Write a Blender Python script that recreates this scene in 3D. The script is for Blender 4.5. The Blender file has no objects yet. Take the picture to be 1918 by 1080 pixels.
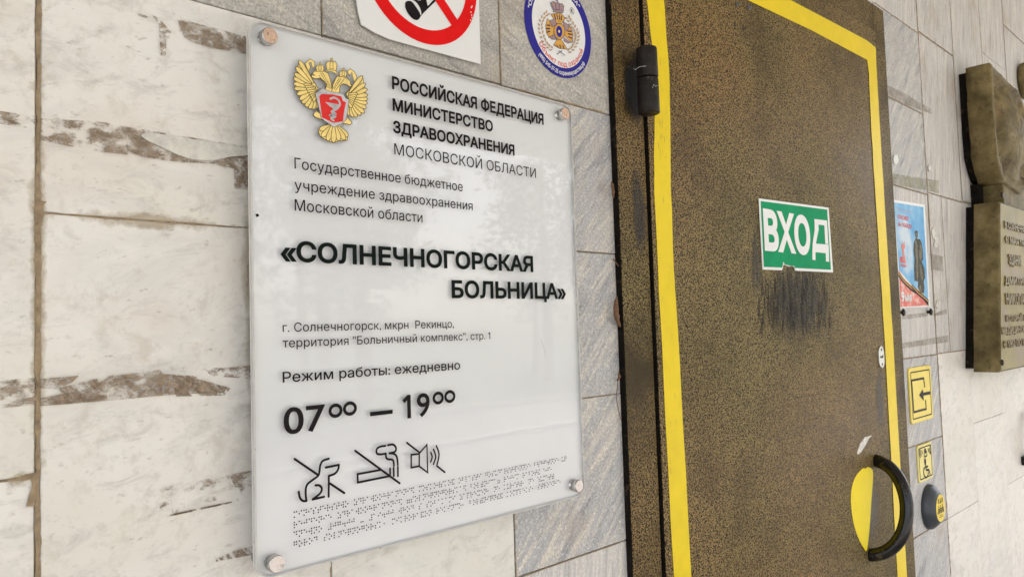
import bpy, bmesh, math, random
from mathutils import Vector, Matrix, noise
from mathutils.geometry import tessellate_polygon, delaunay_2d_cdt
random.seed(7)
SC = bpy.context.scene
COL = SC.collection
rad = math.radians

# ------------------------------------------------------------------ camera
# wall face is the plane y = 0 (its outward side is -y); the camera stands 0.72 m from it at eye height
DIST, EYE, FPX = 0.72, 1.5, 1451.07
CR = Vector((0.71491381, -0.69852862, -0.03091945))
CU = Vector((-0.01555831, -0.06010156, 0.99807101))
CF = Vector((0.69903947, 0.7130537, 0.05383536))
CAMPOS = Vector((0, -DIST, EYE))
cam = bpy.data.cameras.new('camera'); cam.sensor_width = 36; cam.lens = 36*FPX/1918
cam.clip_start = .02; cam.clip_end = 2000
co = bpy.data.objects.new('camera', cam); COL.objects.link(co)
m4 = Matrix((CR, CU, -CF)).transposed().to_4x4(); m4.translation = CAMPOS
co.matrix_world = m4; SC.camera = co

# ------------------------------------------------------------------ light
SUN_EL, SUN_AZ = 52, 38            # azimuth measured from -y (straight out of the wall) towards +x
w = bpy.data.worlds.new('World'); SC.world = w; w.use_nodes = True
nt = w.node_tree; bg = nt.nodes['Background']
sky = nt.nodes.new('ShaderNodeTexSky'); sky.sky_type = 'NISHITA'; sky.sun_disc = False
sky.sun_elevation = rad(SUN_EL); sky.sun_rotation = rad(180-SUN_AZ)
sky.air_density = 1.0; sky.dust_density = 3.0; sky.ozone_density = 1.0
hz = nt.nodes.new('ShaderNodeHueSaturation'); hz.inputs['Saturation'].default_value = .55      # milky, hazy sky
nt.links.new(sky.outputs[0], hz.inputs['Color']); nt.links.new(hz.outputs[0], bg.inputs[0]); bg.inputs[1].default_value = .15
sl = bpy.data.lights.new('sun', 'SUN'); sl.energy = 3.2; sl.angle = rad(.6); sl.color = (1, .955, .90)
so = bpy.data.objects.new('sun', sl); COL.objects.link(so)
sd = Vector((math.sin(rad(SUN_AZ))*math.cos(rad(SUN_EL)), -math.cos(rad(SUN_AZ))*math.cos(rad(SUN_EL)), math.sin(rad(SUN_EL))))
so.rotation_euler = sd.to_track_quat('Z', 'Y').to_euler(); so.location = (3, -6, 8)
SC.view_settings.view_transform = 'Standard'; SC.view_settings.look = 'None'
SC.view_settings.gamma = 1; SC.view_settings.exposure = 1.84
SC.cycles.max_bounces = 8; SC.cycles.transparent_max_bounces = 16

# ------------------------------------------------------------------ helpers
def P(x, y, d=0.0):
    """photo pixel -> point on the real plane d metres in front of the wall"""
    v = CF + ((x-959)/FPX)*CR - ((y-540)/FPX)*CU
    return CAMPOS + v*((DIST-d)/v.y)

def obj(name, me, mat=None, parent=None):
    o = bpy.data.objects.new(name, me); COL.objects.link(o)
    if mat is not None:
        for m in (mat if isinstance(mat, (list, tuple)) else [mat]): me.materials.append(m)
    if parent is not None:
        o.parent = parent; o.matrix_parent_inverse = parent.matrix_basis.inverted()
    return o
def thing(name, label, cat, loc, group=None):
    o = bpy.data.objects.new(name, None); COL.objects.link(o); o.location = loc
    o.empty_display_size = .05; o['label'] = label; o['category'] = cat
    if group: o['group'] = group
    return o
def tag(o, label, cat, group=None):
    o['label'] = label; o['category'] = cat
    if group: o['group'] = group
    return o
def mesh(name, bm, smooth=False):
    me = bpy.data.meshes.new(name); bm.to_mesh(me); bm.free()
    if smooth: me.shade_smooth()
    return me

def box(bm, x0, x1, y0, y1, z0, z1, bev=0, seg=1, mi=0):
    r = bmesh.ops.create_cube(bm, size=1)
    for v in r['verts']:
        v.co = Vector(((x0+x1)/2+v.co.x*(x1-x0), (y0+y1)/2+v.co.y*(y1-y0), (z0+z1)/2+v.co.z*(z1-z0)))
    fs = {f for v in r['verts'] for f in v.link_faces}
    for f in fs: f.material_index = mi
    if bev:
        es = list({e for v in r['verts'] for e in v.link_edges})
        bmesh.ops.bevel(bm, geom=es, offset=bev, segments=seg, affect='EDGES', profile=.6)

def poly(bm, pts, mi=0):
    """flat polygon (any shape) from 3-D points lying in a plane y = const"""
    vs = [bm.verts.new(p) for p in pts]
    for t in tessellate_polygon([[Vector((p[0], p[2], 0)) for p in pts]]):
        a, b, c = (vs[i] for i in t)
        n = (b.co-a.co).cross(c.co-a.co)
        if n.length < 1e-14: continue
        f = bm.faces.new((a, b, c) if n.y < 0 else (a, c, b)); f.material_index = mi
def polypx(bm, pts, d, mi=0): poly(bm, [P(x, y, d) for x, y in pts], mi)

def prism(bm, xz, d0, d1, mi=0, bev=0, seg=2):
    """outline in (x,z) extruded from d0 to d1 (distance in front of wall)"""
    n = len(xz)
    ar = sum(xz[i][0]*xz[(i+1) % n][1]-xz[(i+1) % n][0]*xz[i][1] for i in range(n))
    if ar < 0: xz = xz[::-1]
    fr = [bm.verts.new((x, -d1, z)) for x, z in xz]
    bk = [bm.verts.new((x, -d0, z)) for x, z in xz]
    front = bm.faces.new(fr); bm.faces.new(bk[::-1])
    front.normal_update()
    fs = [front]
    for i in range(n):
        j = (i+1) % n
        fs.append(bm.faces.new((fr[j], fr[i], bk[i], bk[j])))
    for f in fs: f.material_index = mi
    if bev:
        es = [e for e in front.edges]
        bmesh.ops.bevel(bm, geom=es, offset=bev, segments=seg, affect='EDGES', profile=.5)
    bmesh.ops.recalc_face_normals(bm, faces=bm.faces[:])
def rrect(x0, x1, z0, z1, r, n=6):
    o = []
    for cx, cz, a in ((x1-r, z1-r, 0), (x0+r, z1-r, 90), (x0+r, z0+r, 180), (x1-r, z0+r, 270)):
        for k in range(n+1):
            t = rad(a+90*k/n); o.append((cx+r*math.cos(t), cz+r*math.sin(t)))
    return o
def xz(pts, d=0): return [(p.x, p.z) for p in (P(x, y, d) for x, y in pts)]
def axrect(pts, d):
    q = xz(pts, d); x = sorted(a for a, _ in q); z = sorted(b for _, b in q)
    return (x[0]+x[1])/2, (x[2]+x[3])/2, (z[0]+z[1])/2, (z[2]+z[3])/2
def smooth(pts, n=6, closed=False):
    """Catmull-Rom through the points"""
    out = []; N = len(pts)
    rng = range(N) if closed else range(N-1)
    for i in rng:
        g = (lambda k: pts[k % N]) if closed else (lambda k: pts[max(0, min(N-1, k))])
        p0, p1, p2, p3 = g(i-1), g(i), g(i+1), g(i+2)
        for k in range(n):
            t = k/n
            out.append(tuple(.5*((2*b)+(-a+c)*t+(2*a-5*b+4*c-e)*t*t+(-a+3*b-3*c+e)*t**3) for a, b, c, e in zip(p0, p1, p2, p3)))
    if not closed: out.append(tuple(pts[-1]))
    return out
_layer = [0]
def ribbon(bm, pts, wd, d, mi=0, px=True, cap=True):
    """stroke of constant width along a polyline on a plane"""
    _layer[0] = (_layer[0]+1) % 12
    d = d+_layer[0]*6e-6
    q = xz(pts, d) if px else list(pts)
    c = [q[0]]
    for p in q[1:]:
        if math.hypot(p[0]-c[-1][0], p[1]-c[-1][1]) > 1e-6: c.append(p)
    q = c; n = len(q)
    if n < 2: return
    dirs = []
    for i in range(n-1):
        l = math.hypot(q[i+1][0]-q[i][0], q[i+1][1]-q[i][1]); dirs.append(((q[i+1][0]-q[i][0])/l, (q[i+1][1]-q[i][1])/l))
    L, Rr = [], []
    for i in range(n):
        a = dirs[max(0, i-1)]; b = dirs[min(n-2, i)]
        nx, nz = -(a[1]+b[1]), a[0]+b[0]; l = math.hypot(nx, nz) or 1e-6
        nx, nz = nx/l, nz/l
        k = min(1.8, 1/max(.3, (nx*-b[1]+nz*b[0]))) * wd/2
        L.append((q[i][0]+nx*k, q[i][1]+nz*k)); Rr.append((q[i][0]-nx*k, q[i][1]-nz*k))
    lv = [bm.verts.new((x, -d, z)) for x, z in L]; rv = [bm.verts.new((x, -d, z)) for x, z in Rr]
    fs = [(rv[i], rv[i+1], lv[i+1], lv[i]) for i in range(n-1)]
    if cap:
        for c, a, e0, e1 in ((q[-1], dirs[-1], rv[-1], lv[-1]), (q[0], (-dirs[0][0], -dirs[0][1]), lv[0], rv[0])):
            arc = [e0]
            for t in (-45, 0, 45):
                s = rad(t); arc.append(bm.verts.new((c[0]+wd/2*(a[0]*math.cos(s)-a[1]*math.sin(s)), -d, c[1]+wd/2*(a[1]*math.cos(s)+a[0]*math.sin(s)))))
            fs.append(tuple(arc+[e1]))
    for f in fs:
        f = bm.faces.new(f); f.normal_update(); f.material_index = mi
        if f.normal.y > 0: f.normal_flip()

# ---- lettering: outlines of Blender's built-in font, each contour filled on its own
_gl = {}
def contours(body):
    if body in _gl: return _gl[body]
    cu = bpy.data.curves.new('t', 'FONT'); cu.body = body
    o = bpy.data.objects.new('t', cu); COL.objects.link(o)
    dg = bpy.context.evaluated_depsgraph_get(); oe = o.evaluated_get(dg)
    cv = oe.to_curve(dg, apply_modifiers=False)
    res = []
    for s in cv.splines:
        pts = []; bp = s.bezier_points; n = len(bp)
        if n == 0:
            pts = [(p.co.x, p.co.y) for p in s.points]
        for i in range(n):
            a, b = bp[i], bp[(i+1) % n]
            p0, p1, p2, p3 = a.co, a.handle_right, b.handle_left, b.co
            ch = (p3-p0).length
            st = ((p1-p0).cross(p3-p0).length+(p2-p0).cross(p3-p0).length) < 1e-4*max(ch, 1e-6)
            k = 1 if st else 5
            for j in range(k):
                t = j/k; q = p0*(1-t)**3+p1*3*t*(1-t)**2+p2*3*t*t*(1-t)+p3*t**3
                pts.append((q.x, q.y))
        cl = []
        for p in pts:
            if not cl or math.hypot(p[0]-cl[-1][0], p[1]-cl[-1][1]) > 1e-4: cl.append(p)
        if len(cl) > 1 and math.hypot(cl[0][0]-cl[-1][0], cl[0][1]-cl[-1][1]) < 1e-4: cl.pop()
        if len(cl) == 4 and abs(max(p[1] for p in cl)-.682) < .003 and max(p[0] for p in cl)-min(p[0] for p in cl) < .12:
            # the built-in font's figure one is a bare bar: give it its flag
            a_, b_ = min(p[0] for p in cl), max(p[0] for p in cl); h_ = .682
            one = [(b_, 0), (b_, h_), (a_+.012, h_), (a_-.15, h_-.13), (a_-.105, h_-.205), (a_, h_-.125), (a_, 0)]
            cl = one if area(one)*area(cl) > 0 else one[::-1]
        if len(cl) > 2: res.append(cl)
    oe.to_curve_clear(); bpy.data.objects.remove(o); bpy.data.curves.remove(cu)
    if not res: raise RuntimeError('no outlines for '+body)
    _gl[body] = res
    return res
def area(c): return .5*sum(c[i][0]*c[(i+1) % len(c)][1]-c[(i+1) % len(c)][0]*c[i][1] for i in range(len(c)))
def inside(p, c):
    r = False; n = len(c)
    for i in range(n):
        (x1, y1), (x2, y2) = c[i], c[(i+1) % n]
        if (y1 > p[1]) != (y2 > p[1]) and p[0] < (x2-x1)*(p[1]-y1)/(y2-y1)+x1: r = not r
    return r
def grow(c, off, sgn):
    n = len(c); o = []
    for i in range(n):
        a, b, d = c[i-1], c[i], c[(i+1) % n]
        u = (b[0]-a[0], b[1]-a[1]); v = (d[0]-b[0], d[1]-b[1])
        lu = math.hypot(*u) or 1e-9; lv = math.hypot(*v) or 1e-9
        n1 = (u[1]/lu, -u[0]/lu); n2 = (v[1]/lv, -v[0]/lv)
        m = (n1[0]+n2[0], n1[1]+n2[1]); k = 1+n1[0]*n2[0]+n1[1]*n2[1]
        k = max(k, .45)
        o.append((b[0]+sgn*off*m[0]/k, b[1]+sgn*off*m[1]/k))
    return o
_gs = {}
def glyph_shapes(body, bold=0.0):
    """(vertices, triangles): the union of all strokes, so that no two faces overlap"""
    if (body, bold) in _gs: return _gs[body, bold]
    raw = contours(body); cs = raw
    def winding(x, y, cs, bb):
        w = 0
        for c, (b0, b1) in zip(cs, bb):
            if x > b1: continue
            n = len(c)
            for i in range(n):
                (x1, y1), (x2, y2) = c[i], c[(i+1) % n]
                if y1 <= y < y2 and (x2-x1)*(y-y1)/(y2-y1)+x1 > x: w += 1
                elif y2 <= y < y1 and (x2-x1)*(y-y1)/(y2-y1)+x1 > x: w -= 1
        return w
    if bold:
        bb = [(min(p[0] for p in c), max(p[0] for p in c)) for c in raw]; cs = []
        for c in raw:
            vote = 0
            for i in range(len(c)):
                (x1, y1), (x2, y2) = c[i], c[(i+1) % len(c)]; l = math.hypot(x2-x1, y2-y1)
                if l < 1e-4: continue
                nx, ny = (y2-y1)/l*.004, -(x2-x1)/l*.004; mx, my = (x1+x2)/2, (y1+y2)/2+1e-5
                p, q = winding(mx+nx, my+ny, raw, bb) != 0, winding(mx-nx, my-ny, raw, bb) != 0
                vote += (q-p)*l
            cs.append(grow(c, bold, 1 if vote > 0 else -1))
    vs, fs = [], []
    for c in cs:
        fs.append(list(range(len(vs), len(vs)+len(c)))); vs += [Vector(p) for p in c]
    es = [(f[i], f[(i+1) % len(f)]) for f in fs for i in range(len(f))]
    V, E_, T_, *_r = delaunay_2d_cdt(vs, es, [], 0, 1e-5)
    bb = [(min(p[0] for p in c), max(p[0] for p in c)) for c in cs]
    tr = [t for t in T_ if winding(sum(V[i].x for i in t)/3, sum(V[i].y for i in t)/3, cs, bb)]
    used = sorted({i for t in tr for i in t}); mp = {i: k for k, i in enumerate(used)}
    r = _gs[body, bold] = ([(V[i].x, V[i].y) for i in used], [tuple(mp[i] for i in t) for t in tr])
    return r
CAP = .727
def fill(bm, shape, fn, d, mi=0, thick=0):
    """fn maps font (x,y) to (x,z)"""
    vs = []
    for x, y in shape[0]:
        x, z = fn(x, y); vs.append(bm.verts.new((x, -d, z)))
    ed = {}
    for a, b, c in shape[1]:
        a, b, c = vs[a], vs[b], vs[c]
        n = (b.co-a.co).cross(c.co-a.co)
        if n.length < 1e-16: continue
        if n.y > 0: b, c = c, b
        f = bm.faces.new((a, b, c)); f.material_index = mi
        for e in ((a, b), (b, c), (c, a)): ed[e] = 1
    if thick:
        bk = {}
        for v in vs: bk[v] = bm.verts.new(v.co+Vector((0, thick, 0)))
        for a, b in ed:
            if (b, a) not in ed: bm.faces.new((b, a, bk[a], bk[b])).material_index = mi
def text_bm(bm, body, L, R_, T, d, bold=0.0, mi=0, thick=0):
    """lettering whose baseline runs between photo points L and R_, cap height given by T above L"""
    a, b, t = P(*L, d), P(*R_, d), P(*T, d)
    sh = glyph_shapes(body, bold)
    xs = [x for x, _y in sh[0]]; x0, x1 = min(xs), max(xs)
    sx = (b.x-a.x)/(x1-x0); sz = abs(t.z-a.z)/CAP; zb = (a.z+b.z)/2
    fill(bm, sh, lambda x, y: (a.x+(x-x0)*sx, zb+y*sz), d, mi, thick)
def text_obj(name, body, L, R_, T, d, mat, parent, bold=0.0):
    bm = bmesh.new(); text_bm(bm, body, L, R_, T, d, bold)
    return obj(name, mesh(name, bm), mat, parent)

# ------------------------------------------------------------------ materials
class NT:
    def __init__(s, name):
        s.m = bpy.data.materials.new(name); s.m.use_nodes = True; s.t = s.m.node_tree
        s.b = s.t.nodes['Principled BSDF']; s.out = s.t.nodes['Material Output']
    def n(s, k, **kw):
        x = s.t.nodes.new(k)
        for a, v in kw.items(): setattr(x, a, v)
        return x
    def l(s, a, b): s.t.links.new(a, b)
    def coords(s, island=True, scale=(1, 1, 1), rot=(0, 0, 0)):
        tc = s.n('ShaderNodeTexCoord'); v = tc.outputs['Object']
        if island:
            g = s.n('ShaderNodeNewGeometry'); mu = s.n('ShaderNodeMath', operation='MULTIPLY'); mu.inputs[1].default_value = 37
            s.l(g.outputs['Random Per Island'], mu.inputs[0])
            ad = s.n('ShaderNodeVectorMath', operation='ADD'); s.l(v, ad.inputs[0]); s.l(mu.outputs[0], ad.inputs[1]); v = ad.outputs[0]
        mp = s.n('ShaderNodeMapping'); mp.inputs['Scale'].default_value = scale; mp.inputs['Rotation'].default_value = rot
        # rotate first, then stretch
        if any(rot):
            m2 = s.n('ShaderNodeMapping'); m2.inputs['Rotation'].default_value = rot; s.l(v, m2.inputs['Vector']); v = m2.outputs[0]
            mp.inputs['Rotation'].default_value = (0, 0, 0)
        s.l(v, mp.inputs['Vector']); return mp.outputs[0]
    def noise(s, vec, scale, detail=4, rough=.5, dist=0):
        x = s.n('ShaderNodeTexNoise'); x.inputs['Scale'].default_value = scale; x.inputs['Detail'].default_value = detail
        x.inputs['Roughness'].default_value = rough; x.inputs['Distortion'].default_value = dist
        if vec is not None: s.l(vec, x.inputs['Vector'])
        return x.outputs['Fac']
    def ramp(s, fac, stops, interp='LINEAR'):
        x = s.n('ShaderNodeValToRGB'); r = x.color_ramp; r.interpolation = interp
        while len(r.elements) < len(stops): r.elements.new(.5)
        for e, (p, c) in zip(r.elements, stops):
            e.position = p; e.color = (c, c, c, 1) if not isinstance(c, tuple) else (*c, 1)
        s.l(fac, x.inputs[0]); return x.outputs[0]
    def mix(s, f, a, b, mode='MIX'):
        x = s.n('ShaderNodeMix', data_type='RGBA', blend_type=mode)
        if isinstance(f, (int, float)): x.inputs[0].default_value = f
        else: s.l(f, x.inputs[0])
        for i, v in ((6, a), (7, b)):
            if isinstance(v, tuple): x.inputs[i].default_value = (*v, 1)
            else: s.l(v, x.inputs[i])
        return x.outputs[2]
    def mul(s, a, b):
        x = s.n('ShaderNodeMath', operation='MULTIPLY')
        for i, v in ((0, a), (1, b)):
            if isinstance(v, (int, float)): x.inputs[i].default_value = v
            else: s.l(v, x.inputs[i])
        return x.outputs[0]
    def col(s, v):
        if isinstance(v, tuple): s.b.inputs['Base Color'].default_value = (*v, 1)
        else: s.l(v, s.b.inputs['Base Color'])
    def rgh(s, v):
        if isinstance(v, (int, float)): s.b.inputs['Roughness'].default_value = v
        else: s.l(v, s.b.inputs['Roughness'])
    def bump(s, h, st, dist=.001):
        x = s.n('ShaderNodeBump'); x.inputs['Strength'].default_value = st; x.inputs['Distance'].default_value = dist
        s.l(h, x.inputs['Height']); s.l(x.outputs[0], s.b.inputs['Normal'])
    def alpha(s, a): s.l(a, s.b.inputs['Alpha'])

def plain(name, c, rough=.5, metal=0, var=.12, scale=40, bump=0, spec=.5, dirt=None):
    t = NT(name); v = t.coords(False); f = t.noise(v, scale, 4, .6)
    lo = tuple(x*(1-var) for x in c); hi = tuple(min(1, x*(1+var)) for x in c)
    k = t.mix(t.ramp(f, [(.3, 0.0), (.7, 1.0)]), lo, hi)
    if dirt:
        g = t.noise(v, dirt[1], 6, .7); k = t.mix(t.ramp(g, [(dirt[2], 0.0), (dirt[2]+.06, dirt[3])]), k, dirt[0])
    t.col(k); t.rgh(rough); t.b.inputs['Metallic'].default_value = metal; t.b.inputs['Specular IOR Level'].default_value = spec
    if bump: t.bump(f, bump)
    return t.m

def marble_white():
    t = NT('white marble'); v = t.coords(True, (1, 1, 1), (0, rad(8), 0))
    vs = t.coords(True, (2.0, 4, 4.2), (0, rad(10), 0))
    cloud = t.noise(v, 5, 5, .6, .4)
    base = t.ramp(cloud, [(.3, (.75, .70, .61)), (.5, (.795, .755, .69)), (.72, (.81, .785, .735))])
    g = t.noise(vs, 3.2, 7, .7, .7)
    base = t.mix(t.ramp(g, [(.49, 0.0), (.68, .5)]), base, (.56, .54, .51))
    g2 = t.noise(vs, 13, 6, .72, .6)
    base = t.mix(t.ramp(g2, [(.53, 0.0), (.68, .52)]), base, (.46, .43, .39))
    g3 = t.noise(v, 34, 6, .75, .4)
    base = t.mix(t.ramp(g3, [(.53, 0.0), (.66, .55)]), base, (.57, .52, .44))
    y = t.noise(v, 3.1, 4, .55, .3)
    base = t.mix(t.ramp(y, [(.52, 0.0), (.75, .5)]), base, (.63, .62, .50))
    pk = t.noise(v, 7.3, 4, .6, .3)
    base = t.mix(t.ramp(pk, [(.54, 0.0), (.72, .35)]), base, (.70, .60, .52))
    sp2 = t.noise(vs, 42, 4, .65)
    base = t.mix(t.ramp(sp2, [(.62, 0.0), (.74, .65)]), base, (.40, .35, .29))
    t.col(base); t.rgh(t.ramp(cloud, [(.3, .42), (.7, .58)])); t.b.inputs['Specular IOR Level'].default_value = .35
    t.bump(t.noise(v, 140, 5, .6), .10, .0006); return t.m
def marble_grey(name, ang, dark, mid, light, veinpow=.8, grain=.55, stretch=7):
    t = NT(name)
    v = t.coords(True); vr = t.coords(True, (1, 1, stretch), (0, rad(ang), 0))
    vr2 = t.coords(True, (1, 1, stretch*1.6), (0, rad(ang+4), 0))
    a = t.noise(vr, 7, 6, .62, .6)
    base = t.ramp(a, [(.34, dark), (.46, mid), (.55, mid), (.66, light)])
    b = t.noise(vr2, 10, 5, .6, .4)
    base = t.mix(t.ramp(b, [(.51, 0.0), (.62, veinpow)]), base, light)
    b2 = t.noise(vr2, 23, 5, .65, .8)
    base = t.mix(t.ramp(b2, [(.55, 0.0), (.70, .6)]), base, tuple(x*.68 for x in dark))
    g = t.noise(v, 400, 2, .6); g2 = t.noise(v, 270, 3, .6)
    base = t.mix(t.ramp(g, [(.46, grain), (.54, 0.0)]), base, tuple(x*.35 for x in dark))
    base = t.mix(t.ramp(g2, [(.56, 0.0), (.64, grain)]), base, tuple(min(1, x*1.5) for x in light))
    st = t.noise(v, 6, 4, .6)
    base = t.mix(t.ramp(st, [(.56, 0.0), (.72, .5)]), base, (.34, .26, .17))
    t.col(base); t.rgh(.55); t.b.inputs['Specular IOR Level'].default_value = .3; t.bump(g2, .25, .0006); return t.m
def hammered(name='hammered bronze paint', k_=1.0, wear=.5):
    t = NT(name); v = t.coords(False)
    n1 = t.noise(v, 450, 1.5, .5, .6)
    big = t.noise(v, 1.7, 3, .5)
    gold = t.mix(t.ramp(big, [(.40, 0.0), (.62, 1.0)]), tuple(c*k_ for c in (.325, .205, .074)), tuple(c*k_ for c in (.295, .22, .085)))
    k = t.mix(t.ramp(n1, [(.455, 0.0), (.54, 1.0)]), (.007, .004, .0015), gold)
    cl = t.noise(v, 6, 5, .6)
    k = t.mix(t.ramp(cl, [(.46, 0.0), (.70, wear)]), k, (.045, .030, .012))
    sc = t.noise(t.coords(False, (14, 14, 1.0)), 6, 6, .7)
    k = t.mix(t.ramp(sc, [(.62, 0.0), (.76, .6)]), k, (.04, .028, .016))
    rs = t.noise(v, 55, 4, .7)
    k = t.mix(t.ramp(rs, [(.70, 0.0), (.76, .6)]), k, (.02, .014, .008))
    t.col(k); t.rgh(t.ramp(big, [(.4, .42), (.6, .55)])); t.b.inputs['Specular IOR Level'].default_value = .12
    t.bump(n1, .25, .0006); return t.m
def residue(name, c1, c2, lo, hi, scale=26, stretch=(1, 1, 1), rot=(0, 0, 0), amount=1.0, fine=True):
    """dried adhesive: brown where it still clings, nothing between"""
    t = NT(name); v = t.coords(False, stretch, rot)
    a = t.noise(v, scale, 8, .68, .3); f = t.noise(v, 260, 4, .6)
    t.col(t.mix(t.ramp(t.noise(v, 120, 6, .75), [(.38, 0.0), (.62, 1.0)]), c1, c2)); t.rgh(.9); t.b.inputs['Specular IOR Level'].default_value = .1
    al = t.ramp(a, [(lo, 0.0), (hi, amount)])
    if fine: al = t.mul(al, t.ramp(t.noise(v, 170, 4, .7), [(.36, .25), (.56, 1.0)]))
    t.alpha(al); return t.m
def uvpatch(name, c, streak, thr, amount=1.0, edge=.25, rough=.5, sheer=12):
    """worn paint, stains and painted shade: colour fades at the ragged rim of its patch"""
    t = NT(name); tc = t.n('ShaderNodeTexCoord'); uv = tc.outputs['UV']
    sep = t.n('ShaderNodeSeparateXYZ'); t.l(uv, sep.inputs[0])
    def tent(o):
        a = t.n('ShaderNodeMath', operation='SUBTRACT'); t.l(o, a.inputs[0]); a.inputs[1].default_value = .5
        b = t.n('ShaderNodeMath', operation='ABSOLUTE'); t.l(a.outputs[0], b.inputs[0])
        r = t.n('ShaderNodeMapRange'); t.l(b.outputs[0], r.inputs[0]); r.inputs[1].default_value = .5; r.inputs[2].default_value = .5-edge
        return r.outputs[0]
    m = t.mul(tent(sep.outputs[0]), tent(sep.outputs[1]))
    v = t.coords(False, streak)
    n = t.noise(v, sheer, 7, .65)
    s = t.n('ShaderNodeMath', operation='MULTIPLY_ADD'); t.l(m, s.inputs[0]); s.inputs[1].default_value = .55; t.l(n, s.inputs[2])
    al = t.ramp(s.outputs[0], [(thr, 0.0), (thr+.22, amount)])
    t.col(c); t.rgh(rough); t.alpha(al); return t.m
def uvquad(name, pts, d, mat, parent, n=1):
    bm = bmesh.new(); uvl = bm.loops.layers.uv.new('UVMap')
    vs = [bm.verts.new(P(x, y, d)) for x, y in pts]       # order: BL, BR, TR, TL
    f = bm.faces.new(vs); f.normal_update()
    if f.normal.y > 0: f.normal_flip()
    idx = {v: uv for v, uv in zip(vs, ((0, 0), (1, 0), (1, 1), (0, 1)))}
    for l in f.loops: l[uvl].uv = idx[l.vert]
    return obj(name, mesh(name, bm), mat, parent)

M = {}
M['white'] = marble_white()
M['grey_diag'] = marble_grey('grey veined marble', 42, (.33, .325, .345), (.50, .485, .48), (.72, .66, .57), .62, .3)
M['grey_plain'] = marble_grey('beige grey marble', -24, (.36, .345, .33), (.49, .465, .425), (.62, .575, .50), .4, .34, 4)
M['grey_right'] = marble_grey('striped grey marble', 45, (.31, .31, .335), (.52, .505, .495), (.72, .68, .61), .6, .25, 6)
M['grey_pale'] = marble_grey('pale grey marble', 80, (.42, .395, .385), (.61, .58, .55), (.76, .715, .65), .8, .18, 8)
M['mortar'] = plain('brown mortar', (.30, .22, .135), .9, 0, .35, 120, .5)
M['bronze'] = hammered()
M['bronze_dark'] = hammered('grimy bronze paint', .82, .95)
M['gap'] = plain('grimy gap shade', (.010, .008, .006), .8, 0, .5, 60, 0, .1, ((.09, .06, .035), 40, .60, .6))  # near-black colour standing in for shaded gaps and the shade behind the plaque
M['black_metal'] = plain('black hinge paint', (.024, .019, .016), .42, 0, .4, 90, .2, dirt=((.10, .09, .08), 60, .60, .6), spec=.14)
M['yellow_tape'] = plain('yellow tape', (.84, .62, .016), .38, 0, .05, 30, 0, dirt=((.42, .31, .05), 110, .66, .6), spec=.14)
M['ink'] = plain('dark print', (.016, .013, .014), .4, 0, .2, 60, spec=.05)
M['ink_green'] = plain('green black print', (.006, .010, .008), .35, 0, .2, 60, spec=.05)
M['backing'] = plain('white plastic backing', (.74, .735, .735), .5, 0, .02, 12)
M['white_vinyl'] = plain('white vinyl', (.80, .79, .77), .4, 0, .03, 25)
M['red_vinyl'] = plain('red vinyl', (.76, .012, .012), .38, 0, .08, 25, spec=.05)
M['blue_vinyl'] = plain('blue vinyl', (.035, .032, .27), .35, 0, .08, 25, spec=.05)
M['green_vinyl'] = plain('green vinyl', (.001, .30, .115), .5, 0, .1, 25, dirt=((.30, .45, .36), 70, .70, .5), spec=.05)
M['yellow_plastic'] = plain('yellow plastic', (.88, .70, .14), .4, 0, .05, 30, spec=.14)
M['steel'] = plain('worn bolt head', (.66, .46, .34), .42, .75, .2, 300, .3, dirt=((.16, .10, .07), 180, .60, .8))
M['steel_dark'] = plain('dull bolt', (.12, .11, .10), .35, .7, .3, 200)
M['steel_pale'] = plain('scratched bolt head', (.62, .56, .535), .38, .75, .15, 300, .3, dirt=((.30, .24, .22), 120, .62, .7))
M['steel_side'] = plain('chrome bolt side', (.60, .58, .55), .22, 1, .1, 200)
M['steel_lock'] = plain('nickel lock plate', (.62, .61, .60), .28, .9, .1, 100)
M['gold'] = plain('gold print', (.86, .66, .24), .4, 0, .12, 160, spec=.14)
M['gold_dark'] = plain('brown outline print', (.10, .065, .02), .45, spec=.14)
M['silver'] = plain('silver print', (.55, .53, .54), .35, .1, .35, 60)
M['red_print'] = plain('red print', (.72, .035, .03), .35, 0, .1, 60, spec=.14)
M['orange_print'] = plain('orange print', (.66, .36, .08), .4, 0, .2, 80, spec=.14)
M['navy_print'] = plain('navy print', (.02, .018, .09), .4, spec=.14)
M['mauve_print'] = plain('mauve print', (.36, .24, .24), .4, spec=.14)
M['cast'] = None
def clear():
    t = NT('clear acrylic'); nodes = t.t.nodes
    tr = t.n('ShaderNodeBsdfTransparent'); tr.inputs[0].default_value = (.97, .975, .975, 1)
    gl = t.n('ShaderNodeBsdfGlossy'); gl.inputs['Roughness'].default_value = .025
    fr = t.n('ShaderNodeFresnel'); fr.inputs[0].default_value = 1.49
    wv = t.noise(t.coords(False), 5, 2, .5)
    b = t.n('ShaderNodeBump'); b.inputs['Strength'].default_value = .05; b.inputs['Distance'].default_value = .01; t.l(wv, b.inputs['Height'])
    t.l(b.outputs[0], gl.inputs['Normal'])
    mx = t.n('ShaderNodeMixShader'); ge = t.n('ShaderNodeNewGeometry'); sb = t.n('ShaderNodeMath', operation='SUBTRACT'); sb.inputs[0].default_value = 1; t.l(ge.outputs['Backfacing'], sb.inputs[1])
    t.l(t.mul(fr.outputs[0], sb.outputs[0]), mx.inputs[0]); t.l(tr.outputs[0], mx.inputs[1]); t.l(gl.outputs[0], mx.inputs[2])
    t.l(mx.outputs[0], t.out.inputs[0]); nodes.remove(t.b); return t.m
M['clear'] = clear()
M['edge'] = plain('sawn acrylic edge', (.56, .54, .51), .25, 0, .12, 60, dirt=((.20, .16, .12), 120, .62, .7))
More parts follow.
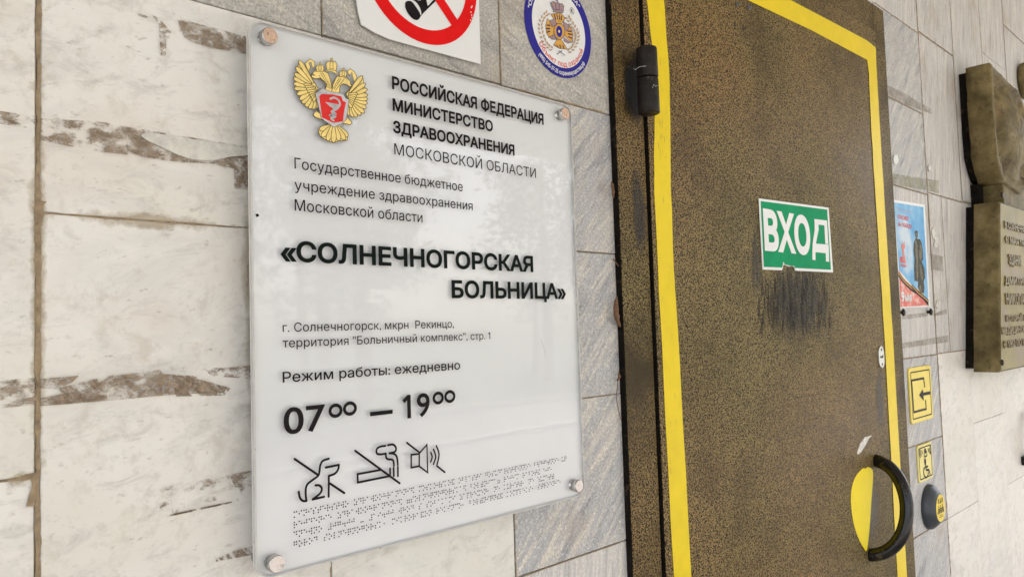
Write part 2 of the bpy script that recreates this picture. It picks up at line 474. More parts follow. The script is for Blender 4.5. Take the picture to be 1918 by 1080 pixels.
def castmat():
    t = NT('olive painted cast stone'); v = t.coords(False)
    a = t.noise(v, 16, 6, .65); k = t.ramp(a, [(.32, (.085, .060, .022)), (.52, (.185, .138, .055)), (.70, (.30, .232, .10))])
    b = t.noise(v, 70, 5, .7); k = t.mix(t.ramp(b, [(.58, 0.0), (.68, .8)]), k, (.05, .036, .015))
    c = t.noise(v, 9, 3, .6); k = t.mix(t.ramp(c, [(.55, 0.0), (.75, .5)]), k, (.33, .22, .12))
    t.col(k); t.rgh(.55); t.b.inputs['Specular IOR Level'].default_value = .3; t.bump(t.noise(v, 45, 8, .75), 1.0, .006); return t.m
M['cast'] = castmat()
M['cast_panel'] = plain('olive painted inscription', (.29, .235, .095), .5, 0, .16, 14, .25, .3, ((.30, .235, .19), 9, .52, .6))
M['cast_letter'] = plain('cast letter', (.19, .14, .055), .45, 0, .2, 60)
M['grass'] = plain('grass', (.085, .11, .045), .9, 0, .5, 3)
M['paving'] = plain('concrete paving', (.37, .345, .325), .9, 0, .15, 4)
M['kerb'] = plain('white kerb', (.75, .74, .72), .8, 0, .1, 4)
M['bark'] = plain('bark', (.10, .075, .05), .9, 0, .4, 20)
M['leaf'] = plain('leaf', (.055, .11, .025), .6, 0, .5, 2)
M['soffit'] = plain('canopy plaster', (.50, .48, .45), .9, 0, .08, 2)
M['dry'] = plain('dry leaf', (.17, .085, .04), .8, 0, .5, 300)

# ------------------------------------------------------------------ the wall
wall = thing('marble_wall', 'wall of white and grey marble slabs with brown joints behind sign, door and plaque', 'wall', (0, 0, 0))
FD, LD = .0115, .0160                       # door frame and leaf stand this far proud of the marble
DX0 = (P(1145, 0, FD).x+P(1186, 1080, FD).x)/2; DX1 = (P(1672, 360, FD).x+P(1690, 620, FD).x+P(1716.7, 1080, FD).x)/3; DZ1 = P(1655.7, 21.7, FD).z
G = .0013
bmw = {k: bmesh.new() for k in ('white', 'grey_diag', 'grey_plain', 'grey_right', 'grey_pale')}
def slab(kind, x0, x1, z0, z1, g=G):
    j = lambda: random.uniform(-.0007, .0007)
    box(bmw[kind], x0+g/2, x1-g/2, -random.uniform(-.0004, .0006), .02, z0+g/2+j(), z1-g/2+j(), .0008)
def column(x0, x1, zs, kinds, gx0=G, gx1=G):
    for a, b, k in zip(zs, zs[1:], kinds): slab(k, x0+(gx0-G)/2, x1-(gx1-G)/2, a, b)
row = [0, .33, .545, .76, .973, 1.184]
column(-.10, .165, row[:-1]+[1.184, 1.395, 1.82, 2.04, 2.25, 2.6, 3.1], ['white']*11, G, .0038)
column(.165, .432, row+[1.608, 1.822, 2.04, 2.25, 2.6, 3.1], ['white']*7+['grey_plain']*4, .0038, G)
column(.432, .697, row+[1.40, 1.609, 1.822, 2.04, 2.25, 2.6, 3.1], ['white']*7+['grey_plain']+['grey_plain']*4)
column(.697, .930, row[:-1]+[1.186, 1.401, 1.610, 1.822, 2.04, 2.305, 2.6, 3.1],
       ['grey_pale']*4+['grey_pale', 'grey_diag', 'grey_diag', 'grey_diag', 'grey_plain', 'grey_plain', 'grey_plain', 'grey_plain'])
for x0, x1 in ((.930, 1.2), (1.2, 1.47), (1.47, 1.75), (1.75, 2.02)): column(x0, x1, [2.262, 2.6, 3.1], ['grey_pale', 'grey_plain'])
column(2.02, 2.350, [0, .30, .5, .715, .948, 1.173, 1.397, 1.843, 2.072, 2.304, 2.6, 3.1],
       ['grey_right']*6+['grey_pale', 'grey_right', 'grey_right', 'grey_pale', 'grey_pale'])
column(2.350, 2.640, [0, .30, .5, .715, .946, 1.399], ['white']*5)
column(2.350, 2.464, [1.399, 1.850], ['grey_pale']); column(2.464, 2.666, [1.399, 1.850], ['grey_pale'])
column(2.350, 2.666, [1.850, 2.311, 2.7, 3.1], ['grey_pale', 'grey_pale', 'grey_pale'])
column(2.640, 2.966, [0, .30, .5, .716, 1.176, 1.399], ['white']*5)
column(2.666, 2.99, [1.399, 1.858, 2.7, 3.1], ['grey_pale', 'grey_pale', 'grey_pale'])
column(2.966, 3.28, [0, .45, .941, 1.399], ['white']*3)
column(2.99, 3.305, [1.399, 1.87, 2.4, 3.1], ['grey_pale']*3)
column(3.28, 3.66, [0, .45, .93, 1.399], ['white']*3)
column(3.305, 3.66, [1.399, 1.9, 2.577, 3.1], ['grey_pale']*3)
zz = [0, .4, .93, 1.40, 1.86, 2.33, 2.7, 3.1]
for k in range(9): column(3.66+.32*k, 3.98+.32*k, zz, ['white']*3+['grey_pale']*4)
for k in range(9): column(-.10-.267*(k+1), -.10-.267*k, [0, .33, .545, .76, .973, 1.184, 1.395, 1.608, 1.82, 2.04, 2.25, 2.6, 3.1], ['white']*12)
nm = {'white': 'white_marble_cladding', 'grey_diag': 'veined_grey_cladding', 'grey_plain': 'beige_grey_cladding', 'grey_right': 'striped_grey_cladding', 'grey_pale': 'pale_grey_cladding'}
for k, b in bmw.items(): obj(nm[k], mesh(nm[k], b), M[k], wall)
bm = bmesh.new(); box(bm, -2.5, .93, .0035, .3, 0, 3.1); box(bm, 2.02, 6.54, .0035, .3, 0, 3.1); box(bm, .93, 2.02, .0035, .3, 2.262, 3.1)
obj('mortar_bed', mesh('mortar_bed', bm), M['mortar'], wall)
# mortar smeared over the wide joint and thin dirt along the others: ragged beads
def bead(bm, a, b, wd, seed, d=.0009):
    n = max(6, int(math.hypot(b[0]-a[0], b[1]-a[1])/.004)); L, R_ = [], []
    dx, dz = b[0]-a[0], b[1]-a[1]; l = math.hypot(dx, dz); nx, nz = -dz/l, dx/l
    for i in range(n+1):
        t = i/n; x, z = a[0]+dx*t, a[1]+dz*t
        w1 = wd*(.5+.55*noise.noise((x*70+seed, z*70, 3))+.3*noise.noise((x*300, z*300, seed)))
        w2 = wd*(.5+.55*noise.noise((x*70, z*70+seed, 9))+.3*noise.noise((x*300, z*300, seed+5)))
        w1, w2 = max(w1, .0002), max(w2, .0002)
        L.append((x+nx*w1, -d, z+nz*w1)); R_.append((x-nx*w2, -d, z-nz*w2))
    lv = [bm.verts.new(p) for p in L]; rv = [bm.verts.new(p) for p in R_]
    for i in range(n): bm.faces.new((lv[i], lv[i+1], rv[i+1], rv[i]))
bm = bmesh.new()
bead(bm, (.165, 1.15), (.165, 1.95), .0032, 1)
bead(bm, (.10, 1.395), (.164, 1.395), .0035, 4, .0011); bead(bm, (.1665, 1.608), (.36, 1.608), .0014, 7, .0011)
bead(bm, (.1655, 1.600), (.1672, 1.618), .006, 8, .0013)
bead(bm, (.1605, 1.372), (.1618, 1.397), .0045, 12, .0013)
bead(bm, (.697, 1.12), (.697, 1.27), .0014, 14); bead(bm, (.697, 1.186), (.91, 1.186), .0016, 15, .0011); bead(bm, (.84, 1.401), (.912, 1.401), .0014, 16)
bead(bm, (.84, 1.61), (.912, 1.61), .0010, 17); bead(bm, (.72, 1.822), (.912, 1.822), .0022, 18); bead(bm, (.697, 1.80), (.697, 1.98), .0020, 19, .0011)
bead(bm, (.432, 1.80), (.432, 1.92), .0012, 20); bead(bm, (.430, 1.19), (.430, 1.262), .0012, 21)
bead(bm, (2.350, .72), (2.350, 2.45), .0060, 22)
for i, z in enumerate((1.173, 1.397, 1.843, 2.072, 2.304, .948)): bead(bm, (2.03, z), (2.348, z), .0030, 30+i, .0012)
bead(bm, (2.352, 1.399), (2.66, 1.399), .003, 40, .0012); bead(bm, (2.352, 1.85), (2.99, 1.855), .003, 41, .0012); bead(bm, (2.352, 2.311), (2.664, 2.311), .004, 42, .0012)
bead(bm, (2.666, 1.86), (2.666, 2.69), .004, 43); bead(bm, (2.464, 1.40), (2.464, 1.849), .004, 44); bead(bm, (2.99, 2.2), (2.99, 2.69), .005, 45)
bead(bm, (3.305, 2.2), (3.305, 2.75), .006, 46); bead(bm, (3.306, 2.577), (3.65, 2.577), .004, 47, .0012)
obj('mortar_bead', mesh('mortar_bead', bm), M['mortar'], wall)

# old tape marks
BR1, BR2 = (.40, .31, .225), (.19, .135, .09)
mr_dense = residue('dense tape residue', BR1, BR2, .385, .52, 58, (1, 1, 1.5))
mr_mid = residue('patchy tape residue', BR1, BR2, .445, .565, 62, (1, 1, 1.6))
mr_diag = residue('scraped tape residue', BR1, BR2, .45, .53, 40, (1, 1, 3.5), (0, rad(-50), 0))
mr_faint = residue('faint tape residue', BR1, BR2, .54, .64, 46, (1, 1, 1.5), amount=.8)
mr_pale = residue('pale tape mark', (.50, .45, .375), (.36, .31, .25), .20, .62, 22, amount=.55, fine=False)
mr_moss = residue('greenish tape mark', (.47, .48, .34), (.40, .36, .26), .28, .62, 20, amount=.6, fine=False)
mr_lines = residue('hairline of dirt', (.20, .14, .08), (.12, .08, .05), .44, .52, 50)
_pd = [0]
def patch(pts, mat, name='tape_residue', sm=False):
    _pd[0] = (_pd[0]+1) % 10
    bm = bmesh.new(); polypx(bm, smooth(pts, 4, True) if sm else pts, .0016+_pd[0]*1e-4)
    return obj(name, mesh(name, bm), mat, wall)
patch([(333, 38), (352, 40), (400, 52), (472, 72), (472, 104), (440, 97), (400, 90), (360, 80), (345, 70)], mr_dense)
patch([(285, 28), (300, 36), (320, 60), (318, 72), (312, 74), (311, 104), (301, 104), (297, 45)], mr_mid)
patch([(232, 250), (262, 254), (300, 272), (352, 298), (392, 306), (340, 304), (270, 295), (238, 282)], mr_dense)
patch([(75, 222), (190, 228), (240, 238), (465, 275), (465, 281), (300, 262), (240, 262), (240, 290), (180, 283), (118, 272), (74, 262)], mr_mid)
patch([(390, 305), (430, 294), (470, 290), (470, 356), (438, 353), (438, 316)], mr_dense)
patch([(0, 208), (67, 218), (67, 242), (0, 232)], mr_mid)
patch([(75, 709), (148, 703), (135, 716), (104, 728), (75, 726)], mr_dense)
patch([(75, 745), (130, 735), (165, 727), (205, 705), (300, 692), (306, 700), (345, 702), (395, 716), (425, 724), (420, 735), (330, 738), (200, 750), (75, 760)], mr_dense)
patch([(110, 726), (200, 704), (215, 702), (160, 742), (120, 745)], mr_diag)
patch([(320, 702), (360, 703), (432, 727), (420, 740), (330, 742)], mr_diag)
patch([(0, 712), (67, 707), (67, 758), (0, 764)], mr_mid)
patch([(376, 690), (440, 687), (472, 684), (472, 709), (455, 708), (400, 704)], mr_mid)
patch([(292, 882), (312, 874), (317, 876), (317, 910), (380, 898), (472, 881), (472, 932), (312, 966), (298, 950)], mr_faint)
patch([(430, 888), (472, 880), (472, 905), (440, 912)], mr_mid)
patch([(311, 964), (434, 938), (434, 941), (311, 968)], mr_lines)
patch([(404, 1047), (440, 1030), (473, 1022), (473, 1038), (404, 1051)], mr_diag)
patch([(205, 2), (230, 12), (268, 28), (290, 36), (284, 38), (240, 24)], mr_faint)
patch([(740, 968), (790, 955), (792, 960), (735, 976)], mr_lines)
patch([(1661, 160), (1686, 170), (1745, 205), (1746, 214), (1727, 207), (1661, 184)], mr_pale)
patch([(1672, 325), (1700, 330), (1759, 338), (1759, 362), (1735, 356), (1672, 346)], mr_moss)
patch([(1744, 475), (1766, 480), (1767, 508), (1745, 505)], mr_pale)
patch([(1690, 642), (1776, 628), (1777, 640), (1691, 652)], mr_pale)
patch([(1748, 588), (1773, 578), (1774, 587), (1749, 592)], mr_pale)
patch([(1690, 590), (1738, 585), (1738, 592), (1690, 598)], mr_pale)
M['grime_shade'] = uvpatch('grime_shade', (.42, .35, .22), (1, 1, .5), .66, .6, .5, .8, 14)
uvquad('dirt_shade_strip', [(436, 1110), (520, 1110), (516, 10), (430, 10)], .0012, M['grime_shade'], wall)  # dirt under the sign edge, its colour also deepening the sign's shade
M['halo'] = uvpatch('tan stain', (.50, .40, .26), (1, 1, 1), .62, .5, .5, .8, 30)
for q in ([(50, 1100), (92, 1100), (94, -10), (50, -10)], [(75, 425), (468, 446), (468, 404), (75, 380)], [(0, 925), (72, 910), (72, 868), (0, 885)]): uvquad('joint_stain', q, .0007, M['halo'], wall)
def scrap(pts, label):
    bm = bmesh.new(); prism(bm, xz(smooth(pts, 3, True), .001), .0012, .0032)
    o = obj('paper_scrap', mesh('paper_scrap', bm), M['scrap'], wall); o['label'] = label
t = NT('torn white film'); vv = t.coords(False); fz = t.noise(vv, 90, 5, .7)
t.col(t.mix(t.ramp(fz, [(.45, 0.0), (.7, 1.0)]), (.77, .74, .67), (.70, .68, .58))); t.rgh(.3); t.b.inputs['Specular IOR Level'].default_value = .3; t.bump(fz, .5, .001); t.alpha(t.ramp(fz, [(.35, .62), (.6, .97)])); M['scrap'] = t.m
scrap([(263, 256), (280, 250), (330, 257), (400, 268), (462, 279), (463, 291), (430, 294), (395, 301), (350, 297), (300, 276)], 'long torn strip of white film beside the hospital sign')
scrap([(1673, 292), (1679, 291), (1681, 306), (1673, 306)], 'small white torn scrap beside the door frame')
scrap([(1738, 311), (1742, 310), (1743, 318), (1739, 321)], 'tiny oval white scrap')
scrap([(1745, 428), (1752, 426), (1751, 440), (1756, 448), (1755, 462), (1748, 462), (1750, 450), (1745, 442)], 'torn white scrap right of the poster')
scrap([(1753, 565), (1759, 563), (1760, 575), (1753, 577)], 'small white scrap low beside the poster')

# ------------------------------------------------------------------ door frame and door
fr = thing('door_frame', 'dark bronze hammered steel frame set round the entrance door', 'door frame', ((DX0+DX1)/2, 0, 0))
LX0 = (P(1215, 300, LD).x+P(1232, 700, LD).x+P(1249.5, 1080, LD).x)/3
LX1, LZ1 = P(1674, 660, LD).x, P(1635, 56, LD).z
bm = bmesh.new()
box(bm, DX0, LX0-.004, -FD, .12, 0, DZ1, .0015, 2); box(bm, LX1+.003, DX1, -FD, .12, 0, DZ1, .0015, 2)
box(bm, LX0-.004, LX1+.003, -FD, .12, LZ1+.004, DZ1, .0012, 1)
def dark_sides(bm):  # left-facing sides coloured black, standing in for the dark gap
    for f in bm.faces:
        f.normal_update()
        if f.normal.x < -.9: f.material_index = 1
dark_sides(bm)
obj('casing', mesh('casing', bm), [M['bronze_dark'], M['gap']], fr)
bm = bmesh.new(); box(bm, LX0-.006, LX1+.005, -.004, .11, 0, LZ1+.006)
obj('rebate', mesh('rebate', bm), M['black_metal'], fr)
def soot(name, pts, d, parent, mat): return uvquad(name, pts, d, mat, parent)
M['overspray'] = uvpatch('black overspray', (.014, .012, .011), (1, 1, .6), .66, .88, .45, .6, 26)
soot('black_overspray', [(1160, 268), (1222, 290), (1214, 70), (1150, 60)], FD+.0006, fr, M['overspray'])
soot('black_overspray', [(1176, 560), (1228, 590), (1216, 230), (1172, 200)], FD+.0009, fr, uvpatch('grey overspray', (.022, .020, .018), (1, 1, .3), .78, .55, .45, .6, 22))

door = thing('entrance_door', 'brown hammered steel door edged with yellow tape, black bow handle on right', 'door', ((LX0+LX1)/2, 0, 0))
bm = bmesh.new(); box(bm, LX0, LX1, -LD, -.006, .01, LZ1, .0014, 2); dark_sides(bm)
obj('leaf', mesh('leaf', bm), [M['bronze'], M['gap']], door)
td = LD+.0006
def flatpx(name, pts, d, mat, parent, th=.0):
    bm = bmesh.new()
    if th: prism(bm, xz(pts, d), d-th, d)
    else: polypx(bm, pts, d)
    return obj(name, mesh(name, bm), mat, parent)
def jitter(pts, n, amp, s):
    """slightly unsteady hand-laid edge"""
    out = []
    for i in range(len(pts)-1):
        (x0, y0), (x1, y1) = pts[i], pts[i+1]
        for k in range(n):
            t = k/n; x, y = x0+(x1-x0)*t, y0+(y1-y0)*t
            out.append((x+amp*noise.noise((x*.03, y*.03, s)), y))
    return out+[pts[-1]]
tl = jitter([(1208, -60), (1211.7, 0), (1221.7, 83), (1226, 150), (1226.7, 217), (1225, 300), (1225.7, 360), (1232.6, 500), (1241.9, 690), (1262, 1080), (1275, 1330)], 4, 1.5, 1)
tr = jitter([(1242, -60), (1244, 0), (1249, 77), (1254, 140), (1255, 217), (1256, 300), (1257, 360), (1262, 500), (1274, 690), (1294.8, 1080), (1307, 1330)], 4, 1.2, 5)
flatpx('yellow_tape', tl+tr[::-1], td, M['yellow_tape'], door)
flatpx('yellow_tape', [(1160, -118), (1399.3, 0), (1520, 57), (1624.4, 112.6), (1631, 116), (1641, 100), (1640, 89), (1624, 76), (1560, 42), (1480, 0), (1250, -125)], td+.0003, M['yellow_tape'], door)
fl = jitter([(1624.5, 112), (1627.5, 140), (1631, 220), (1638, 340), (1647, 480), (1656.3, 620), (1660, 690), (1681.3, 1080), (1694, 1300)], 4, .8, 3)
frr = jitter([(1640.7, 101), (1643, 150), (1647.5, 230), (1654.5, 340), (1663, 480), (1672, 620), (1676, 690), (1699.2, 1080), (1712, 1300)], 4, .7, 8)
flatpx('yellow_tape', fl+frr[::-1], td+.0006, M['yellow_tape'], door)
hp = [(1625, 874), (1631, 876), (1635.5, 886), (1632, 940), (1629, 985), (1624, 1029), (1617, 1024), (1607, 1005), (1598, 975), (1594, 940), (1595, 915), (1602, 893), (1612, 880), (1617, 876), (1621, 877)]
flatpx('yellow_patch', smooth(hp, 3, True), td, plain('fresh yellow vinyl', (.95, .74, .02), .45, 0, .03, 30, 0, .08), door)
flatpx('white_smear', [(1605, 848), (1611, 830), (1620, 818), (1628, 816), (1634, 814), (1628, 820), (1622, 832), (1613, 846), (1607, 851)], td, M['scrap'], door)
rs_ = random.Random(3); bm = bmesh.new()
for k in range(34):
    y = rs_.choice([rs_.uniform(60, 330), rs_.uniform(225, 300), rs_.uniform(60, 900)]); xm = 1232+max(0, y-300)*.035
    x = xm+rs_.uniform(-1, 18); ribbon(bm, [(x, y), (x+rs_.uniform(-1, 1.5), y+rs_.uniform(3, 13))], rs_.uniform(.0003, .0009), td+.0003)
obj('tape_scuff', mesh('tape_scuff', bm), plain('tape dirt', (.34, .24, .05), .6), door)
# bow handle
pts = [(P(1643, 860, LD).x, LD-.004, P(1643, 860, LD).z)]
h0, h1 = P(1640, 866, LD), P(1630, 1037, LD)
for k in range(15):
    t = k/14; a = math.sin(math.pi*t)
    pts.append((h0.x+(h1.x-h0.x)*t, LD+.004+.068*a**.8, h0.z+.008+(h1.z-.004-h0.z-.008)*(.5-.5*math.cos(math.pi*(.08+.84*t)))/1.0))
pts.append((h1.x, LD-.004, h1.z-.004))
pts = pts[1:-1]
path = smooth([Vector((x, -d, z)) for x, d, z in [(pts[0][0], LD-.006, pts[0][2])]+pts+[(pts[-1][0], LD-.006, pts[-1][2])]], 3)
def tube(bm, path, r, n=14, mi=0, rf=None):
    path = [Vector(p) for p in path]; rings = []
    for i, p in enumerate(path):
        t = (path[min(i+1, len(path)-1)]-path[max(i-1, 0)]).normalized()
        s = t.cross(Vector((1, 0, 0.01))).normalized(); q = t.cross(s).normalized()
        rr = r*(rf(i/(len(path)-1)) if rf else 1)
        rings.append([bm.verts.new(p+rr*(math.cos(2*math.pi*k/n)*s+math.sin(2*math.pi*k/n)*q)) for k in range(n)])
    for a, b in zip(rings, rings[1:]):
        for k in range(n):
            f = bm.faces.new((a[k], a[(k+1) % n], b[(k+1) % n], b[k])); f.smooth = True; f.material_index = mi
    bm.faces.new(rings[0]); bm.faces.new(rings[-1][::-1])
    bmesh.ops.recalc_face_normals(bm, faces=bm.faces[:])
t = NT('worn black handle paint'); vv = t.coords(False); a = t.noise(vv, 130, 4, .6)
wear = t.noise(vv, 40, 6, .7)
t.col(t.mix(t.ramp(wear, [(.54, 0.0), (.70, .7)]), (.006, .005, .004), (.13, .09, .02))); t.rgh(.2); t.bump(a, .5, .0012); M['handle'] = t.m
bm = bmesh.new(); tube(bm, path, .0143, 16)
obj('handle', mesh('handle', bm), M['handle'], door)
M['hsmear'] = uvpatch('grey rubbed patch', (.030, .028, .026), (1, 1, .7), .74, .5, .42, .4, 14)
uvquad('rubbed_patch', [(1600, 1075), (1660, 1075), (1655, 830), (1600, 845)], LD+.0003, M['hsmear'], door)
uvquad('rubbed_patch', [(1640, 830), (1664, 830), (1655, 660), (1632, 660)], LD+.0004, M['hsmear'], door)
# lock plate
lc = P(1648.5, 668, LD); lh = abs(P(1648, 648, LD).z-P(1648, 688.5, LD).z)/2; lw = .0165*.95
bm = bmesh.new(); prism(bm, [(lc.x+x, lc.z+z) for x, z in rrect(-lw, lw, -lh, lh, lw*.98, 8)], LD, LD+.004, 0, .001)
lk = obj('lock_plate', mesh('lock_plate', bm), M['steel_lock'], door)
bm = bmesh.new(); d2 = LD+.0043
poly(bm, [(lc.x-.004+x, -d2, lc.z+z) for x, z in ((-.006, .003), (.006, .001), (.006, .0045), (.013, .0045), (.013, -.001), (.003, -.004), (.003, -.0015), (-.006, -.002))])
for s in (-1, 1): poly(bm, [(lc.x+.0035*math.cos(k*.6), -d2, lc.z+s*lh*.68+.0035*math.sin(k*.6)) for k in range(10)])
obj('keyhole', mesh('keyhole', bm), M['black_metal'], lk)
# hinge
hx = P(1213, 150, .034).x; za, zb_ = P(1213, 90, .036).z, P(1213, 212, .036).z; zm = P(1213, 146, .036).z
def lathe(bm, prof, c, axis='Z', n=28, mi=0):
    """prof: (radius, height) pairs round an axis through c; axis 'Y' points out of the wall"""
    rings = []
    for r, h in prof:
        ring = []
        for k in range(n):
            a = 2*math.pi*k/n
            p = Vector((r*math.cos(a), r*math.sin(a), h)) if axis == 'Z' else Vector((r*math.cos(a), -h, r*math.sin(a)))
            ring.append(bm.verts.new(Vector(c)+p))
        rings.append(ring)
    for a, b in zip(rings, rings[1:]):
        for k in range(n):
            f = bm.faces.new((a[k], a[(k+1) % n], b[(k+1) % n], b[k])); f.smooth = True; f.material_index = mi
    bm.faces.new(rings[0][::-1]).material_index = mi; bm.faces.new(rings[-1]).material_index = mi
    bmesh.ops.recalc_face_normals(bm, faces=bm.faces[:])
R_H = .0165
def barrel(z0, z1):
    bm = bmesh.new()
    lathe(bm, [(R_H*.8, z0), (R_H*.96, z0+.0006), (R_H, z0+.002), (R_H, z1-.002), (R_H*.96, z1-.0006), (R_H*.8, z1)], (hx, -.034, 0))
    for v in bm.verts: v.co += Vector((noise.noise(v.co*60), noise.noise(v.co*60+Vector((9, 0, 0))), 0))*.0006
    me = mesh('hinge_barrel', bm); return me
hg = obj('hinge', barrel(zm+.0006, za), M['black_metal'], door)
obj('hinge_pin_barrel', barrel(zb_, zm-.0006), M['black_metal'], hg)
bm = bmesh.new(); tube(bm, [P(1186, 128, .047), P(1190, 131, .049), P(1198, 125, .05), P(1210, 124, .052)], .00022, 5)
tube(bm, [P(1222, 165, .05), P(1225, 158, .051), P(1228, 162, .051), P(1233, 160, .05)], .00022, 5)
obj('cobweb', mesh('cobweb', bm), M['white_vinyl'], hg)
# fixings and holes left by a door closer
for x, y, r in ((1379, 9, .0042), (1401, 15, .0046), (1376, 46.5, .0035), (1392, 54, .0035)):
    c = P(x, y, LD); bm = bmesh.new()
    if y < 20:
        lathe(bm, [(r*1.2, 0), (r*1.2, .002), (r*.8, .0022), (r*.7, .007), (r*.4, .0078)], c, 'Y', 8)
        o = obj('closer_bolt', mesh('closer_bolt', bm), M['steel_dark'], door)
    else:
        poly(bm, [(c.x+r*math.cos(k*.628), -LD-.0004, c.z+r*math.sin(k*.628)*1.5) for k in range(10)])
        o = obj('screw_hole', mesh('screw_hole', bm), M['black_metal'], door)
M['smear'] = uvpatch('black paint smear', (.018, .016, .014), (7, 7, 1.4), .68, .5, .42, .6, 24)
uvquad('black_paint_smear', [(1398, 672), (1590, 672), (1574, 470), (1405, 470)], LD+.0004, M['smear'], door)
rs_ = random.Random(11); bm = bmesh.new()
for k in range(135):
    x = rs_.triangular(1414, 1560, 1480) if k % 2 else rs_.uniform(1416, 1558); y0 = rs_.uniform(500, 600); y1 = y0+rs_.uniform(14, 55)
    if y1 > 632 and k % 9: y1 = 632-rs_.uniform(0, 22)
    dx = rs_.uniform(-4, 3)
    ribbon(bm, [(x, y0), (x+dx*.4+rs_.uniform(-.6, .6), (y0+y1)/2), (x+dx, y1)], rs_.uniform(.0006, .0019), LD+.0008)
obj('dried_brush_stroke', mesh('dried_brush_stroke', bm), plain('dried black paint', (.034, .029, .023), .6, 0, .5, 60, 0, .1), door)
uvquad('black_paint_smear', [(1398, 600), (1440, 600), (1430, 365), (1404, 365)], LD+.0007, uvpatch('thin paint smear', (.024, .02, .016), (5, 5, .6), .74, .5, .45, .55, 24), door)

# ВХОД
SGD = LD+.0022
es = thing('entrance_sign', 'green and white ВХОД sticker on the brown door, torn at lower edge', 'sign', P(1490, 505, SGD))
def sticker(name, pts, d, th, mat, parent):
    bm = bmesh.new(); prism(bm, xz(pts, d), d-th, d); return obj(name, mesh(name, bm), mat, parent)
sticker('sheet', [(1421.4, 371.5), (1552, 388.8), (1560.5, 510), (1490, 506.7), (1488, 500), (1484, 498), (1478, 499), (1470, 496), (1469, 493), (1467, 498), (1465, 506), (1428.6, 504.6)], SGD, .0012, M['white_vinyl'], es)
flatpx('green_field', [(1425, 376.5), (1549.5, 392.5), (1556.5, 505), (1489, 501.5), (1487.5, 498), (1480, 497.5), (1470, 494.5), (1467.5, 490), (1465.3, 500.8), (1431, 499.5)], SGD+.0004, M['green_vinyl'], es)
bm = bmesh.new(); text_bm(bm, 'ВХО', (1432.5, 467), (1519, 472), (1432.5, 397), SGD+.0008, .045)
# Д drawn to the sign's own shape
polypx(bm, [(1525.5, 410), (1549, 413), (1551.5, 457), (1546, 457), (1544, 422), (1533, 420.5), (1533.5, 430), (1528, 457), (1522, 457), (1526, 430)], SGD+.0008)
polypx(bm, [(1522, 455.5), (1552, 458), (1553.2, 490), (1547, 489.5), (1546.6, 474), (1527.5, 472), (1527.5, 487), (1521.5, 486)], SGD+.0009)
obj('lettering', mesh('lettering', bm), M['white_vinyl'], es)

# ------------------------------------------------------------------ the hospital sign
B0, B1, SF = .0255, .0265, .0310        # backing, front of the clear sheet
SX0 = (P(467.5, 52, SF).x+P(477.5, 1055, SF).x)/2; SX1 = (P(1070, 220, SF).x+P(1096, 897, SF).x)/2
SZ1 = (P(515, 46, SF).z+P(1050, 193, SF).z)/2; SZ0 = (P(500, 1079, SF).z+P(1085, 932, SF).z)/2
hs = thing('hospital_sign', 'large white acrylic hospital sign with gold eagle crest and opening hours', 'sign', ((SX0+SX1)/2, 0, SZ0))
bm = bmesh.new(); prism(bm, rrect(SX0, SX1, SZ0, SZ1, .016, 8), B0, B1)
obj('backing', mesh('backing', bm), M['backing'], hs)
bm = bmesh.new(); o = rrect(SX0, SX1, SZ0, SZ1, .016, 8); n = len(o)
fv = [bm.verts.new((x, -SF, z)) for x, z in o]; f = bm.faces.new(fv); f.normal_update()
if f.normal.y > 0: f.normal_flip()
bv = [bm.verts.new((x, -B1-.0001, z)) for x, z in o]
for i in range(n):
    j = (i+1) % n; g = bm.faces.new((fv[i], fv[j], bv[j], bv[i])); g.material_index = 1
# sawn chamfer seen along the front rim
i2 = rrect(SX0+.0016, SX1-.0016, SZ0+.0016, SZ1-.0016, .0145, 8)
v1 = [bm.verts.new((x, -SF-.0001, z)) for x, z in o]; v2 = [bm.verts.new((x, -SF-.0002, z)) for x, z in i2]
for i in range(n):
    j = (i+1) % n; g = bm.faces.new((v1[i], v1[j], v2[j], v2[i])); g.material_index = 1
bmesh.ops.recalc_face_normals(bm, faces=[q for q in bm.faces if q.material_index == 1])
obj('acrylic_sheet', mesh('acrylic_sheet', bm), [M['clear'], M['edge']], hs)
for (x, y) in ((506.3, 67), (1059.4, 212.7), (1085.3, 909.5), (519.3, 1055.5)):
    c = P(x, y, SF+.0085); bm = bmesh.new()
    lathe(bm, [(.0066, -.0385), (.0066, -.0005)], (c.x, -SF, c.z), 'Y', 20, 1)
    lathe(bm, [(.0082, .0003), (.0082, .0070), (.0080, .0080), (.0074, .0085)], (c.x, -SF, c.z), 'Y', 32, 1)
    me = mesh('standoff_bolt', bm)
    bo = obj('standoff_bolt', me, [M['steel'], M['steel_side']], hs); top_ = y < 500
    bm = bmesh.new(); lathe(bm, [(.0075, .0084), (.0074, .0088)], (c.x, -SF, c.z), 'Y', 32)
    obj('bolt_face', mesh('bolt_face', bm), M['steel'] if top_ else M['steel_pale'], bo)
TD = SF+.0004
T = lambda body, L, R_, tp, bold=0, mat='ink', name='lettering': text_obj(name, body, L, R_, tp, TD, M[mat], hs, bold)
T('РОССИЙСКАЯ ФЕДЕРАЦИЯ', (734.4, 166), (1018.4, 233.4), (734.4, 143.5), .036)
T('МИНИСТЕРСТВО', (735.6, 206.3), (923.5, 246.5), (735.6, 185), .036)
T('ЗДРАВООХРАНЕНИЯ', (736.4, 247), (964, 291), (736.4, 226), .036)
T('МОСКОВСКОЙ ОБЛАСТИ', (738.7, 289.8), (1004, 333), (738.7, 268.8), 0)
T('Государственное бюджетное', (551.6, 316), (867, 358), (551.6, 295.5), .004)
T('учреждение здравоохранения', (551.6, 356.5), (885.5, 393), (551.6, 336.5), .004)
T('Московской области', (552, 394.8), (791.5, 416), (552, 373.5), .004)
